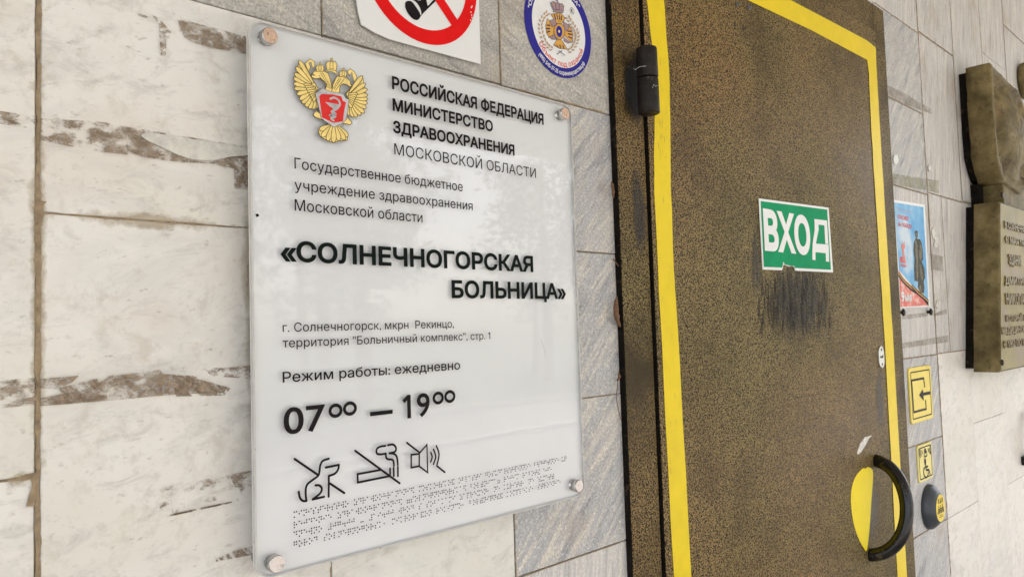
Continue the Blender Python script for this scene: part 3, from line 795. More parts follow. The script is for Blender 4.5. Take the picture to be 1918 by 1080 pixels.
T('«СОЛНЕЧНОГОРСКАЯ', (525.6, 490.3), (999, 506), (525.6, 453.6), .034, 'ink_green')
T('БОЛЬНИЦА»', (846.4, 558.7), (1060.3, 557), (846.4, 527.6), .034, 'ink_green')
T('г. Солнечногорск, мкрн  Рекинцо,', (529.5, 622.5), (850.4, 612), (529.5, 605.5), .004)
T('территория "Больничный комплекс", стр. 1', (529.5, 652.8), (918.4, 632.5), (529.5, 636), .004)
T('Режим работы: ежедневно', (529.5, 717), (862, 690), (529.5, 697.5), .012)
bm = bmesh.new()
text_bm(bm, '07', (531.4, 812.5), (610.4, 804), (531.4, 761), TD, .012)
polypx(bm, [(693, 771), (735.6, 766.3), (735.6, 774), (693, 779)], TD)
text_bm(bm, '19', (754.5, 783), (805.6, 777.5), (754.5, 737.5), TD, .014)
def ringpx(bm, cx, cy, rx_px, ry_px, wd, d):
    c, e, g = P(cx, cy, d), P(cx+rx_px, cy, d), P(cx, cy-ry_px, d); a, b = e.x-c.x, g.z-c.z
    o1 = [(c.x+(a+wd/2)*math.cos(k*math.pi/16), -d, c.z+(b+wd/2)*math.sin(k*math.pi/16)) for k in range(33)]
    o2 = [(c.x+(a-wd/2)*math.cos(k*math.pi/16), -d, c.z+(b-wd/2)*math.sin(k*math.pi/16)) for k in range(33)]
    A = [bm.verts.new(p) for p in o1[:-1]]; B = [bm.verts.new(p) for p in o2[:-1]]
    for k in range(32): bm.faces.new((A[k], A[(k+1) % 32], B[(k+1) % 32], B[k]))
for cx, cy, rx, ry in ((628.5, 768.5, 10.3, 10.3), (655.5, 764.5, 10.3, 10.3), (820.8, 744.8, 8.2, 9.2), (842.6, 742, 8.2, 9.2)): ringpx(bm, cx, cy, rx, ry, .0035, TD)
obj('opening_hours', mesh('opening_hours', bm), M['ink'], hs)
# pictograms, traced on the sheet
K = lambda l: [(530+x/5.994, 810+y/5.994) for x, y in l]
SW = .0023
bm = bmesh.new()
for l, s in (([(130, 292), (395, 472)], 0), ([(515, 289), (450, 312), (420, 360), (410, 430), (395, 480), (330, 530), (272, 580), (255, 650), (262, 762)], 1),
             ([(265, 762), (225, 762), (192, 730), (177, 660)], 1), ([(480, 388), (628, 358)], 0), ([(628, 358), (618, 412), (580, 458), (515, 482)], 1),
             ([(515, 482), (513, 715)], 0), ([(525, 565), (690, 675)], 0), ([(365, 588), (410, 590), (436, 625), (415, 680), (332, 746)], 1), ([(332, 746), (462, 716)], 0)):
    ribbon(bm, K(smooth(l, 5) if s else l), SW, TD)
obj('no_dogs_pictogram', mesh('no_dogs_pictogram', bm), M['ink'], hs)
bm = bmesh.new()
for l, s in (([(810, 200), (1312, 566)], 0), ([(1095, 415), (838, 462), (840, 556), (1195, 485)], 0), ([(1202, 400), (1203, 470)], 0), ([(1243, 392), (1245, 485)], 0), ([(1290, 382), (1291, 485)], 0),
             ([(1152, 145), (1090, 155), (1052, 185), (1056, 232), (1100, 240), (1155, 232)], 1), ([(1155, 232), (1160, 280), (1185, 296), (1225, 300), (1242, 325), (1246, 372)], 1),
             ([(1178, 138), (1235, 130), (1268, 165), (1258, 210), (1195, 228)], 1), ([(1195, 228), (1250, 236), (1280, 275), (1290, 362)], 1)):
    ribbon(bm, K(smooth(l, 5) if s else l), SW, TD)
obj('no_smoking_pictogram', mesh('no_smoking_pictogram', bm), M['ink'], hs)
bm = bmesh.new()
for l, s in (([(1390, 110), (1532, 218)], 0), ([(1530, 235), (1440, 245), (1440, 390), (1530, 372), (1530, 235)], 0), ([(1532, 228), (1616, 132), (1625, 445), (1532, 375)], 0),
             ([(1660, 220), (1675, 270), (1658, 325)], 1), ([(1690, 185), (1715, 265), (1690, 350)], 1), ([(1722, 145), (1752, 240), (1728, 365)], 1), ([(1728, 370), (1818, 442)], 0)):
    ribbon(bm, K(smooth(l, 5) if s else l), SW*.9, TD)
obj('no_noise_pictogram', mesh('no_noise_pictogram', bm), M['ink'], hs)
# braille
BRL = {'а': '1', 'б': '12', 'в': '2456', 'г': '1245', 'д': '145', 'е': '15', 'ж': '245', 'з': '1356', 'и': '24', 'й': '12346', 'к': '13', 'л': '123', 'м': '134', 'н': '1345', 'о': '135', 'п': '1234', 'р': '1235', 'с': '234', 'т': '2345', 'у': '136', 'ф': '124', 'х': '125', 'ц': '14', 'ч': '12345', 'ш': '156', 'щ': '1346', 'ъ': '12356', 'ы': '2346', 'ь': '23456', 'э': '246', 'ю': '1256', 'я': '1246', '.': '256', ',': '2', ':': '25', '-': '36', '«': '2356', '»': '2356', '#': '3456', '0': '245', '1': '1', '7': '1245', '9': '24'}
rows = [('министерство здравоохранения московской области государственное бюджетное уч', 551.5, 965, 1063, 856), ('реждение здравоохранения «солнечногорская больница» режим работы еже', 551.5, 983, 1035, 877),
        ('дневно #07.00 - #19.00 вход с собаками запрещен, не курить, не шуметь', 551.5, 1002, 1040, 889), ('город солнечногорск, микрорайон рекинцо, больничный комплекс, строение', 551.5, 1019.5, 1052, 901)]
for body, x0, y0, x1, y1 in rows:
    a, b = P(x0, y0, TD), P(x1, y1, TD); nch = len(body); pc = (b.x-a.x)/nch; zc = (a.z+b.z)/2; dp = .0024
    bm = bmesh.new()
    for i, ch in enumerate(body):
        for q in BRL.get(ch, ''):
            k = int(q)-1; x = a.x+i*pc+(k//3)*dp; z = zc+(1-(k % 3))*dp; r = .00080
            ring = [bm.verts.new((x+r*math.cos(j*math.pi/4), -SF-.00015, z+r*math.sin(j*math.pi/4))) for j in range(8)]
            tp = [bm.verts.new((x+.6*r*math.cos(j*math.pi/4), -SF-.0006, z+.6*r*math.sin(j*math.pi/4))) for j in range(8)]
            for j in range(8): bm.faces.new((ring[j], ring[(j+1) % 8], tp[(j+1) % 8], tp[j]))
            bm.faces.new(tp)
    bmesh.ops.recalc_face_normals(bm, faces=bm.faces[:])
    obj('braille_line', mesh('braille_line', bm), M['ink'], hs)
bm = bmesh.new(); ribbon(bm, [(1013, 634), (1018, 650), (1022.5, 664)], .0005, SF+.0003)
obj('scratch', mesh('scratch', bm), plain('scratch', (.33, .31, .27), .6), hs)
# small nick on the left edge
bm = bmesh.new(); polypx(bm, [(478, 401), (483, 400), (486, 404), (481, 407)], TD)
obj('edge_nick', mesh('edge_nick', bm), M['ink'], hs)
# crest: double-headed eagle with a red shield
ES = 5.683
E_ = lambda l: [(530+x/ES, 90+y/ES) for x, y in l]
bm = bmesh.new(); lay = [0]
def gshape(pts, mi=0, out=7, sm=False):
    """gold shape with a dark outline just under it"""
    l = smooth(pts, 4, True) if sm else pts
    cx = sum(p[0] for p in l)/len(l); cy = sum(p[1] for p in l)/len(l)
    s = 1 if area(l) > 0 else -1
    lay[0] += 1
    polypx(bm, E_(grow(l, out, s)), TD+lay[0]*1.2e-5, 1)
    lay[0] += 1
    polypx(bm, E_(l), TD+lay[0]*1.2e-5, mi)
def feather(root, tip, wd):
    dx, dy = tip[0]-root[0], tip[1]-root[1]; l = math.hypot(dx, dy); nx, ny = -dy/l, dx/l
    pr = [(0, .35), (.3, .7), (.6, 1), (.82, .95), (.95, .55), (1, 0)]
    L = [(root[0]+dx*t+nx*wd*h, root[1]+dy*t+ny*wd*h) for t, h in pr]; R_ = [(root[0]+dx*t-nx*wd*h, root[1]+dy*t-ny*wd*h) for t, h in pr[:-1]]
    gshape(L+R_[::-1], 0, 6.5)
gshape([(172, 140), (215, 225), (262, 300), (330, 365), (372, 430), (345, 480), (372, 560), (372, 630), (300, 600), (220, 530), (170, 440), (155, 330), (160, 220)])
for tip, root in zip([(370, 640), (325, 650), (285, 648), (245, 625), (208, 588), (178, 548), (148, 492), (122, 432), (115, 378), (115, 322), (122, 270), (140, 205), (172, 135)],
                     [(360, 530), (340, 540), (320, 530), (310, 510), (300, 490), (300, 470), (300, 450), (300, 430), (300, 415), (300, 400), (300, 385), (300, 370), (320, 370)]): feather(root, tip, 21)
for k in range(8): feather((345+2*k, 420+12*k), (225+14*k, 385+26*k), 14)
gshape([(845, 305), (790, 380), (705, 450), (674, 490), (702, 545), (690, 690), (760, 715), (850, 680), (885, 560), (870, 440)])
for tip, root in zip([(700, 715), (745, 735), (785, 735), (825, 715), (865, 690), (885, 640), (895, 590), (900, 545), (900, 500), (895, 440), (875, 380), (845, 300)],
                     [(705, 600), (715, 610), (725, 600), (730, 585), (735, 570), (740, 560), (740, 545), (740, 530), (740, 515), (735, 500), (725, 490), (710, 470)]): feather(root, tip, 20)
for k in range(7): feather((700-1*k, 490+14*k), (790-10*k, 490+24*k), 13)
gshape([(535, 790), (490, 815), (400, 850), (380, 890), (400, 940), (440, 965), (500, 990), (540, 1005), (600, 985), (680, 980), (688, 930), (665, 895), (580, 830)])
for tip, root in (((390, 870), (510, 825)), ((690, 940), (570, 825)), ((415, 945), (515, 830)), ((660, 975), (565, 830)), ((475, 985), (522, 830)), ((600, 985), (556, 830)), ((540, 1005), (540, 830))): feather(root, tip, 24)
gshape([(325, 715), (350, 675), (400, 700), (440, 762), (400, 755), (350, 735)]); gshape([(640, 800), (655, 770), (690, 742), (732, 795), (712, 815), (680, 805)])
gshape([(452, 445), (470, 395), (440, 350), (395, 318), (352, 326), (310, 312), (304, 296), (345, 292), (318, 275), (330, 255), (380, 245), (440, 252), (478, 272), (500, 330), (515, 400), (520, 468)])
gshape([(523, 470), (532, 400), (555, 345), (580, 303), (640, 312), (690, 330), (716, 362), (712, 382), (730, 402), (718, 412), (680, 388), (640, 378), (606, 402), (598, 478)])
for a, b in (((400, 268), (505, 440)), ((420, 262), (515, 430)), ((380, 290), (485, 430)), ((620, 325), (545, 440)), ((650, 335), (560, 450)), ((600, 320), (535, 430))):
    lay[0] += 1; q = E_([a, b]); ribbon(bm, q, .0005, TD+lay[0]*1.2e-5, 1)
for cx, cy, rx, ry in ((517, 190, 56, 50), (394, 215, 40, 32), (641, 275, 38, 30)):
    gshape([(cx-rx*.8, cy+ry), (cx-rx, cy-ry*.2), (cx-rx*.7, cy-ry*.9), (cx, cy-ry*.7), (cx+rx*.7, cy-ry*.9), (cx+rx, cy-ry*.2), (cx+rx*.8, cy+ry)], 0, 6)
    gshape([(cx-rx*.28, cy+ry*.6), (cx-rx*.2, cy-ry*.9), (cx+rx*.2, cy-ry*.9), (cx+rx*.28, cy+ry*.6)], 0, 5)
    gshape([(cx-6, cy-ry-4), (cx-6, cy-ry-28), (cx+6, cy-ry-28), (cx+6, cy-ry-4)], 0, 4)
    gshape([(cx-13, cy-ry-12), (cx-13, cy-ry-20), (cx+13, cy-ry-20), (cx+13, cy-ry-12)], 0, 3)
for l in ([(240, 165), (290, 118), (337, 150), (332, 212), (312, 200), (303, 150), (272, 158), (292, 210), (272, 246), (250, 200)], [(688, 250), (716, 224), (760, 258), (786, 310), (762, 360), (745, 310), (732, 258), (708, 292)],
          [(440, 250), (500, 232), (560, 245), (590, 290), (550, 262), (500, 246)]): gshape(l, 0, 5)
obj('eagle_crest', mesh('eagle_crest', bm), [M['gold'], M['gold_dark']], hs)
bm = bmesh.new(); b0 = lay[0]
polypx(bm, E_(grow([(345, 480), (380, 465), (420, 430), (470, 452), (520, 470), (640, 485), (665, 535), (700, 550), (690, 650), (675, 760), (625, 805), (540, 840), (440, 770), (410, 745), (375, 600)], 4, 1)), TD+(b0+3)*1.2e-5, 2)
polypx(bm, E_([(345, 480), (380, 465), (420, 430), (470, 452), (520, 470), (640, 485), (665, 535), (700, 550), (690, 650), (675, 760), (625, 805), (540, 840), (440, 770), (410, 745), (375, 600)]), TD+(b0+5)*1.2e-5, 0)
polypx(bm, E_([(385, 510), (415, 490), (520, 495), (620, 515), (640, 565), (672, 575), (650, 680), (640, 780), (535, 797), (415, 740), (400, 620)]), TD+(b0+8)*1.2e-5, 1)
polypx(bm, E_([(450, 575), (605, 602), (592, 640), (545, 648), (490, 615)]), TD+(b0+10)*1.2e-5, 0)
ribbon(bm, E_(smooth([(505, 542), (545, 530), (590, 555), (606, 600), (578, 645), (520, 680), (560, 700), (500, 720), (558, 728), (515, 750), (540, 772)], 5)), .0022, TD+(b0+12)*1.2e-5, 0)
ribbon(bm, E_([(540, 640), (540, 730)]), .0022, TD+(b0+14)*1.2e-5, 0)
obj('shield', mesh('shield', bm), [M['silver'], M['red_print'], M['gold_dark']], hs)

# ------------------------------------------------------------------ prohibition sign (top edge of the picture)
PD = .0055
pc = (.5698, EYE+.6046*DIST-.0)
s7 = 260/1918
c_out = P(660+1180*s7, 628*s7, PD); c_r = P(660+1708*s7, 30*s7, PD)
PR = .0884*(1-PD/DIST); pcx, pcz = .7914*(DIST-PD), EYE+.6046*(DIST-PD)
ps = thing('prohibition_sign', 'white plate with red prohibition ring and black pictogram above the hospital sign', 'sign', (pcx, 0, pcz-.1))
br = P(900.6, 120.6, PD); tl_ = [(668.3, 2), (671.5, 24), (677.6, 46.8), (688, 53), (702, 61.5), (730, 74), (900.6, 120.6)]
ol = [(p.x, p.z) for p in (P(x, y, PD) for x, y in tl_)]
ol += [(br.x, pcz+.105), (ol[0][0], pcz+.105)]
bm = bmesh.new(); prism(bm, ol, PD-.0015, PD)
t = NT('white plate'); vv = t.coords(False); g = t.noise(vv, 30, 6, .7)
sx = t.n('ShaderNodeSeparateXYZ'); t.l(vv, sx.inputs[0])
# rust creeping in from the bent lower-left corner: distance from that corner
q = t.n('ShaderNodeVectorMath', operation='DISTANCE'); t.l(t.coords(False), q.inputs[0]); q.inputs[1].default_value = (P(677, 47, PD).x-pcx, -PD, P(677, 47, PD).z-pcz+.1)
mr = t.n('ShaderNodeMapRange'); t.l(q.outputs['Value'], mr.inputs[0]); mr.inputs[1].default_value = .03; mr.inputs[2].default_value = .002
kk = t.mul(mr.outputs[0], t.ramp(g, [(.35, .2), (.6, 1.0)]))
t.col(t.mix(kk, (.80, .79, .77), (.40, .27, .14))); t.rgh(.35)
pl = obj('plate', mesh('plate', bm), t.m, ps); 
t.b.inputs['Roughness'].default_value = .35
def disc(bm, cx, cz, r0, r1, d, mi=0, n=64, a0=0, a1=360):
    A = []; B = []
    for k in range(n+1):
        a = rad(a0+(a1-a0)*k/n); A.append(bm.verts.new((cx+r1*math.cos(a), -d, cz+r1*math.sin(a))))
        if r0: B.append(bm.verts.new((cx+r0*math.cos(a), -d, cz+r0*math.sin(a))))
    if r0:
        for k in range(n): f = bm.faces.new((A[k], B[k], B[k+1], A[k+1])); f.material_index = mi
    else:
        f = bm.faces.new(A[:-1][::-1]); f.material_index = mi
inn = P(660+1150*s7, 425*s7, PD); R_in = math.hypot(inn.x-pcx, inn.z-pcz)
bm = bmesh.new(); disc(bm, pcx, pcz, R_in, PR, PD+.0004)
# diagonal bar
a1, a2 = P(660+1360*s7, 345*s7, PD), P(660+1440*s7, 265*s7, PD); b1 = P(660+1150*s7, 15*s7, PD); b2 = P(660+1262*s7, 0, PD)
dv = ((b1.x-a1.x)+(b2.x-a2.x), (b1.z-a1.z)+(b2.z-a2.z)); l = math.hypot(*dv); dv = (dv[0]/l, dv[1]/l)
Lb = R_in*2.05
poly(bm, [(a1.x-.006*dv[0], -PD-.0005, a1.z-.006*dv[1]), (a2.x-.006*dv[0], -PD-.0005, a2.z-.006*dv[1]), (a2.x+dv[0]*Lb, -PD-.0005, a2.z+dv[1]*Lb), (a1.x+dv[0]*Lb, -PD-.0005, a1.z+dv[1]*Lb)])
obj('red_ring', mesh('red_ring', bm), M['red_vinyl'], ps)
bm = bmesh.new(); F7 = lambda l: [(660+x*s7, y*s7) for x, y in l]
polypx(bm, F7(smooth([(728, 70), (735, 35), (775, 15), (820, 25), (860, 70), (900, 130), (935, 190), (940, 235), (910, 275), (870, 278), (820, 250), (770, 190), (735, 120)], 3, True)), PD+.0004)
polypx(bm, F7([(830, 5), (820, -60), (1000, -120), (1040, 85), (1060, 70), (1140, -20), (1165, 5), (985, 180), (935, 240), (952, 200), (945, 160), (915, 95), (880, 45)]), PD+.00045)
obj('pictogram', mesh('pictogram', bm), M['ink'], ps)
bm = bmesh.new(); ribbon(bm, F7(smooth([(825, 12), (870, 35), (910, 85), (940, 150), (945, 200)], 4)), .0016, PD+.0007);  # white arc and small marks of the printed pictogram
for x in (905, 930): polypx(bm, F7([(x, 0), (x+14, 0), (x+14, 10), (x, 10)]), PD+.0007)
obj('white_arc_print', mesh('white_arc_print', bm), M['white_vinyl'], ps); bm = bmesh.new()
for x, y in ((1640, 95), (1650, 80), (1635, 160), (1645, 200), (1630, 270), (1650, 235)): polypx(bm, F7([(x, y), (x+12, y+4), (x+8, y+22), (x-4, y+18)]), PD+.0007)
obj('chipped_paint', mesh('chipped_paint', bm), M['white_vinyl'], ps)

# ------------------------------------------------------------------ round security sticker
RD = .0012
rcx, rcz, RR = 1.13418*(DIST-RD), EYE+.59427*(DIST-RD), .09798*(DIST-RD)
rs = thing('security_sticker', 'round blue and white security sticker with crest on grey marble', 'sticker', (rcx, 0, rcz-RR))
bm = bmesh.new(); prism(bm, [(rcx+RR*math.cos(k*math.pi/36), rcz+RR*math.sin(k*math.pi/36)) for k in range(72)], .0006, RD)
obj('blue_ring', mesh('blue_ring', bm), M['blue_vinyl'], rs)
bm = bmesh.new(); disc(bm, rcx, rcz, 0, RR*.80, RD+.0003)
obj('white_field', mesh('white_field', bm), M['white_vinyl'], rs)
def arc_text(bm, body, R, h, a0, a1, d, bold=0, mi=0, outward=False):
    """lettering set round the rim between two angles (degrees)"""
    sh = glyph_shapes(body, bold); xs = [x for x, _y in sh[0]]; x0, x1 = min(xs), max(xs)
    def fn(x, y):
        a = rad(a0+(a1-a0)*(x-x0)/(x1-x0)); r = R+(1 if outward else -1)*y*h/CAP
        return rcx+r*math.cos(a), rcz+r*math.sin(a)
    fill(bm, sh, fn, d, mi)
s8 = 170/1148
def angpx(x, y):
    p = P(960+x*s8, y*s8, RD); return math.degrees(math.atan2(p.z-rcz, p.x-rcx))
bm = bmesh.new()
aa, ab = angpx(330, 545), angpx(885, 640)
arc_text(bm, 'Объект под охраной', RR*.775, RR*.105, aa-360 if aa > 0 else aa, ab, RD+.0005, .012)
obj('red_lettering', mesh('red_lettering', bm), M['red_print'], rs)
bm = bmesh.new()
aa, ab = angpx(322, 700), angpx(905, 800)
arc_text(bm, '(495) 545-37-25 охранимущества.рф', RR*.945, RR*.085, aa-360 if aa > 0 else aa, ab, RD+.0005, .02)
obj('white_lettering', mesh('white_lettering', bm), M['white_vinyl'], rs); bm = bmesh.new()
arc_text(bm, '"ОХРАНА ИМУЩЕСТВА"', RR*.845, RR*.085, 168, angpx(850, 110)+2, RD+.0005, .02, 0, True)
obj('white_lettering', mesh('white_lettering', bm), M['white_vinyl'], rs)
F8 = lambda l: [(960+x*s8, y*s8) for x, y in l]
bm = bmesh.new(); L8 = [0]
def sh8(l, mi, out=0, sm=False):
    l = smooth(l, 3, True) if sm else l
    if out:
        L8[0] += 1; polypx(bm, F8(grow(l, out, 1 if area(l) > 0 else -1)), RD+.0004+L8[0]*1e-5, 1)
    L8[0] += 1; polypx(bm, F8(l), RD+.0004+L8[0]*1e-5, mi)
# cross with splayed arms
for arm in ([(485, 185), (560, 168), (620, 180), (665, 235), (620, 300), (565, 300)], [(440, 240), (420, 330), (430, 420), (460, 475), (550, 420), (545, 340)], [(755, 540), (765, 440), (745, 370), (705, 312), (630, 350), (640, 440)], [(520, 575), (600, 615), (692, 625), (640, 540), (600, 490), (560, 510)]): sh8(arm, 0, 5)
for l in ([(470, 265), (530, 240), (560, 310), (500, 340)], [(640, 270), (720, 330), (690, 400), (640, 350)], [(460, 470), (530, 450), (560, 500), (500, 500)], [(650, 480), (740, 540), (700, 550), (650, 520)]): sh8(l, 2, 4)
for a, b in (((530, 190), (545, 245)), ((560, 185), (570, 240)), ((590, 190), (596, 250)), ((620, 205), (620, 255)), ((435, 320), (475, 325)), ((430, 365), (470, 365)), ((440, 410), (470, 400)), ((745, 400), (700, 395)), ((755, 440), (705, 430)), ((750, 485), (710, 470)), ((560, 575), (575, 605)), ((600, 570), (605, 612)), ((640, 580), (650, 618))):
    L8[0] += 1; ribbon(bm, F8([a, b]), .0018, RD+.0004+L8[0]*1e-5, 1)
sh8([(590, 305), (640, 330), (660, 400), (640, 470), (600, 500), (550, 470), (525, 400), (545, 330)], 0, 6, True)
sh8([(585, 330), (615, 350), (630, 400), (618, 455), (598, 475), (568, 450), (552, 395), (562, 345)], 3, 0, True)
sh8([(588, 380), (602, 400), (590, 420), (577, 398)], 4, 0, True)
# wreath
lw = smooth([(430, 180), (380, 240), (355, 330), (370, 430), (410, 530), (470, 600), (540, 640)], 4); rw_ = smooth([(710, 240), (760, 320), (805, 400), (815, 480), (790, 560), (740, 630), (670, 670)], 4)
for q, sgn in ((lw, 1), (rw_, -1)):
    for i in range(0, len(q)-2, 2):
        (x0, y0), (x1, y1) = q[i], q[i+2]; l = math.hypot(x1-x0, y1-y0); ux, uy = (x1-x0)/l, (y1-y0)/l
        for s in (-1, 1):
            c = (x0-s*uy*9, y0+s*ux*9); e = (x0-ux*40-s*uy*30, y0-uy*40+s*ux*30)
            nx, ny = -(e[1]-c[1]), e[0]-c[0]; k = 8/max(1, math.hypot(nx, ny))
            m_ = ((c[0]+e[0])/2, (c[1]+e[1])/2)
            sh8([c, (m_[0]+nx*k, m_[1]+ny*k), e, (m_[0]-nx*k, m_[1]-ny*k)], 0, 2)
for a, b in (((560, 690), (630, 640)), ((590, 640), (665, 705))): L8[0] += 1; ribbon(bm, F8([a, b]), .0008, RD+.0004+L8[0]*1e-5, 1)
# crown
for l in ([(525, 130), (485, 40), (515, 20), (545, 40), (560, 135)], [(640, 140), (650, 80), (625, 50), (600, 50), (580, 135)], [(550, 120), (548, 50), (572, 25), (592, 50), (590, 125)], [(520, 150), (525, 125), (645, 138), (635, 165)]): sh8(l, 2, 4)
sh8([(555, 15), (556, -5), (572, -5), (572, 15)], 2, 3)
obj('crest', mesh('crest', bm), [M['orange_print'], M['navy_print'], M['mauve_print'], M['blue_vinyl'], M['gold']], rs)
bm = bmesh.new(); c = P(960+752*s8, 140*s8, RD+.0006)
disc(bm, c.x, c.z, .0042, .0048, RD+.0006, 0, 28)
shp = glyph_shapes('R', .02); xs_ = [x for x, _y in shp[0]]; mx = (min(xs_)+max(xs_))/2
fill(bm, shp, lambda x, y: (c.x+(x-mx)*.0075, c.z-.0027+y*.0075), RD+.0006)
obj('registered_mark', mesh('registered_mark', bm), M['ink'], rs)

# ------------------------------------------------------------------ poster
OD = .0026
po = thing('poster', 'blue and red poster with statue and 9 МАЯ lettering beside the door frame', 'poster', P(1713, 576, OD))
F4 = lambda l: [(1660+x/4.5, 360+y/4.5) for x, y in l]
x0, x1, z0, z1 = axrect(F4([(52, 60), (325, 105), (370, 965), (106, 975)]), OD)
sticker('sheet', F4([(52, 60), (325, 105), (370, 965), (106, 975)]), OD, .0008, M['white_vinyl'], po)
t = NT('printed sky'); vv = t.coords(False); g = t.noise(vv, 9, 4, .55); g2 = t.noise(vv, 40, 3, .6)
k = t.ramp(g, [(.36, (.11, .38, .72)), (.50, (.24, .52, .79)), (.64, (.64, .74, .83))]); t.col(k); t.rgh(.5); t.b.inputs['Specular IOR Level'].default_value = .15
flatpx('sky_print', F4([(66, 85), (313, 125), (356, 945), (108, 655)]), OD+.0002, t.m, po)
t = NT('printed red'); vv = t.coords(False); g = t.noise(vv, 28, 4, .6)
t.col(t.ramp(g, [(.35, (.60, .035, .02)), (.50, (.72, .08, .05)), (.62, (.80, .48, .42))])); t.rgh(.35)
flatpx('red_print', F4([(106, 655), (150, 730), (225, 800), (300, 865), (357, 945), (350, 952), (120, 965), (110, 720)]), OD+.0004, t.m, po)
bm = bmesh.new()
for k in range(4):
    o = k*9
    ribbon(bm, F4(smooth([(104, 672+o), (150, 735+o), (220, 800+o), (290, 845+o), (357, 925+o)], 5)), .0055, OD+.0006+k*2e-5, k % 2, cap=False)
for k in range(3):
    ribbon(bm, F4(smooth([(215, 780+k*10), (270, 840+k*10), (320, 880+k*10), (357, 915+k*10)], 5)), .005, OD+.0008+k*2e-5, (k+1) % 2, cap=False)
obj('ribbon_print', mesh('ribbon_print', bm), [M['orange_print'], M['ink']], po)
bm = bmesh.new()
S = lambda l, mi=0, dd=0: polypx(bm, F4(l), OD+.0009+dd, mi)
S([(240, 345), (243, 325), (258, 322), (266, 330), (266, 372), (260, 392), (285, 395), (298, 425), (308, 490), (312, 560), (300, 585), (322, 640), (328, 720), (316, 745), (322, 800), (318, 850), (290, 845), (268, 800), (270, 752), (240, 745), (236, 640), (240, 560), (230, 490), (234, 430), (244, 395), (252, 388)])
S([(242, 420), (252, 400), (262, 450), (266, 560), (268, 740), (258, 740), (255, 600), (246, 500)], 1, 2e-5)
S([(290, 420), (300, 470), (304, 545), (288, 580), (276, 520), (284, 470)], 1, 3e-5); S([(284, 600), (300, 640), (312, 730), (300, 742), (288, 690)], 1, 3e-5)
S([(246, 345), (256, 340), (262, 350), (260, 380), (250, 380)], 1, 2e-5); S([(276, 790), (290, 780), (300, 820), (286, 836)], 1, 2e-5)
obj('statue_print', mesh('statue_print', bm), [plain('dark stone print', (.075, .07, .05), .5, 0, .7, 160, 0, .1), plain('light stone print', (.20, .18, .13), .5, 0, .5, 160, 0, .1)], po)
pk = plain('pink print', (.72, .36, .42), .4); orr = plain('orange red print', (.74, .14, .06), .4)
for body, L_, R_, T__, bo, mt, nm_ in (('СОЛНЕЧНОГОРСК', (92, 152), (213, 176), (92, 136), -.01, pk, 'pink_lettering'), ('СПАСИБО', (95, 222), (190, 238), (95, 190), .03, M['red_print'], 'red_lettering'),
                             ('ЗА ПОБЕДУ', (99, 285), (216, 304), (99, 254), .03, M['red_print'], 'red_lettering')):
    bm = bmesh.new(); text_bm(bm, body, F4([L_])[0], F4([R_])[0], F4([T__])[0], OD+.0006, bo); obj(nm_, mesh(nm_, bm), mt, po)
bm = bmesh.new()
text_bm(bm, 'ПОБЕДА!', F4([(119, 625)])[0], F4([(170, 630)])[0], F4([(119, 604)])[0], OD+.0006, .03)
text_bm(bm, '80', F4([(118, 590)])[0], F4([(150, 594)])[0], F4([(118, 540)])[0], OD+.0006, .04)
polypx(bm, F4([(128, 430), (140, 450), (136, 410), (146, 440), (158, 405), (154, 445), (160, 460), (148, 490), (158, 540), (166, 600), (150, 602), (140, 540), (134, 480), (126, 460)]), OD+.0007, 1)
obj('anniversary_logo', mesh('anniversary_logo', bm), [M['red_print'], orr], po)
bm = bmesh.new(); text_bm(bm, '9', F4([(130, 920)])[0], F4([(156, 916)])[0], F4([(130, 836)])[0], OD+.0012, .05)
text_bm(bm, 'МАЯ', F4([(160, 918)])[0], F4([(217, 914)])[0], F4([(160, 868)])[0], OD+.0012, .05)
obj('date_lettering', mesh('date_lettering', bm), M['white_vinyl'], po)
for (x, y), lb in zip(F4([(128, 1012), (360, 1008)]), ('dark screw under the left corner of the poster', 'dark screw under the right corner of the poster')):
    c = P(x, y, .004); bm = bmesh.new()
    lathe(bm, [(.004, -.004), (.004, .002), (.009, .003), (.0095, .006), (.006, .0085)], (c.x, -.004, c.z), 'Y', 12)
    tag(obj('screw', mesh('screw', bm), M['black_metal']), lb, 'screw', 'screws under the poster')

# ------------------------------------------------------------------ tactile signs
def tactile(name, label, pts, th, border, mat=None):
    x0, x1, z0, z1 = axrect(pts, th); r = .008
    g = thing(name, label, 'sign', ((x0+x1)/2, 0, z0))
    bm = bmesh.new(); prism(bm, rrect(x0, x1, z0, z1, r, 5), .0008, th, 0, .0008, 1)
    obj('plate', mesh('plate', bm), mat or M['yellow_plastic'], g)
    bm = bmesh.new(); o1 = rrect(x0+border, x1-border, z0+border, z1-border, r*.7, 5); lw = .0032
    o2 = rrect(x0+border+lw, x1-border-lw, z0+border+lw, z1-border-lw, r*.5, 5)
    A = [bm.verts.new((x, -th-.0004, z)) for x, z in o1]; B = [bm.verts.new((x, -th-.0004, z)) for x, z in o2]
    for k in range(len(A)): j = (k+1) % len(A); bm.faces.new((A[k], B[k], B[j], A[j]))
    obj('border', mesh('border', bm), M['ink'], g)
    return g
F3 = lambda l: [(1690+x/3.375, 680+y/3.375) for x, y in l]
TH = .0042
g = tactile('entrance_arrow_sign', 'larger yellow tactile plate with a black doorway and arrow', F3([(38, 30), (180, 12), (195, 345), (62, 385)]), TH, .010)
bm = bmesh.new()
ribbon(bm, F3([(142, 152), (136, 94), (60, 108), (74, 308), (152, 288), (148, 232)]), .0055, TH+.0006, cap=False)
polypx(bm, F3([(107, 201), (131, 164), (133, 184), (177, 176), (177, 196), (134, 204), (136, 236)]), TH+.0007)
obj('pictogram', mesh('pictogram', bm), M['ink'], g)
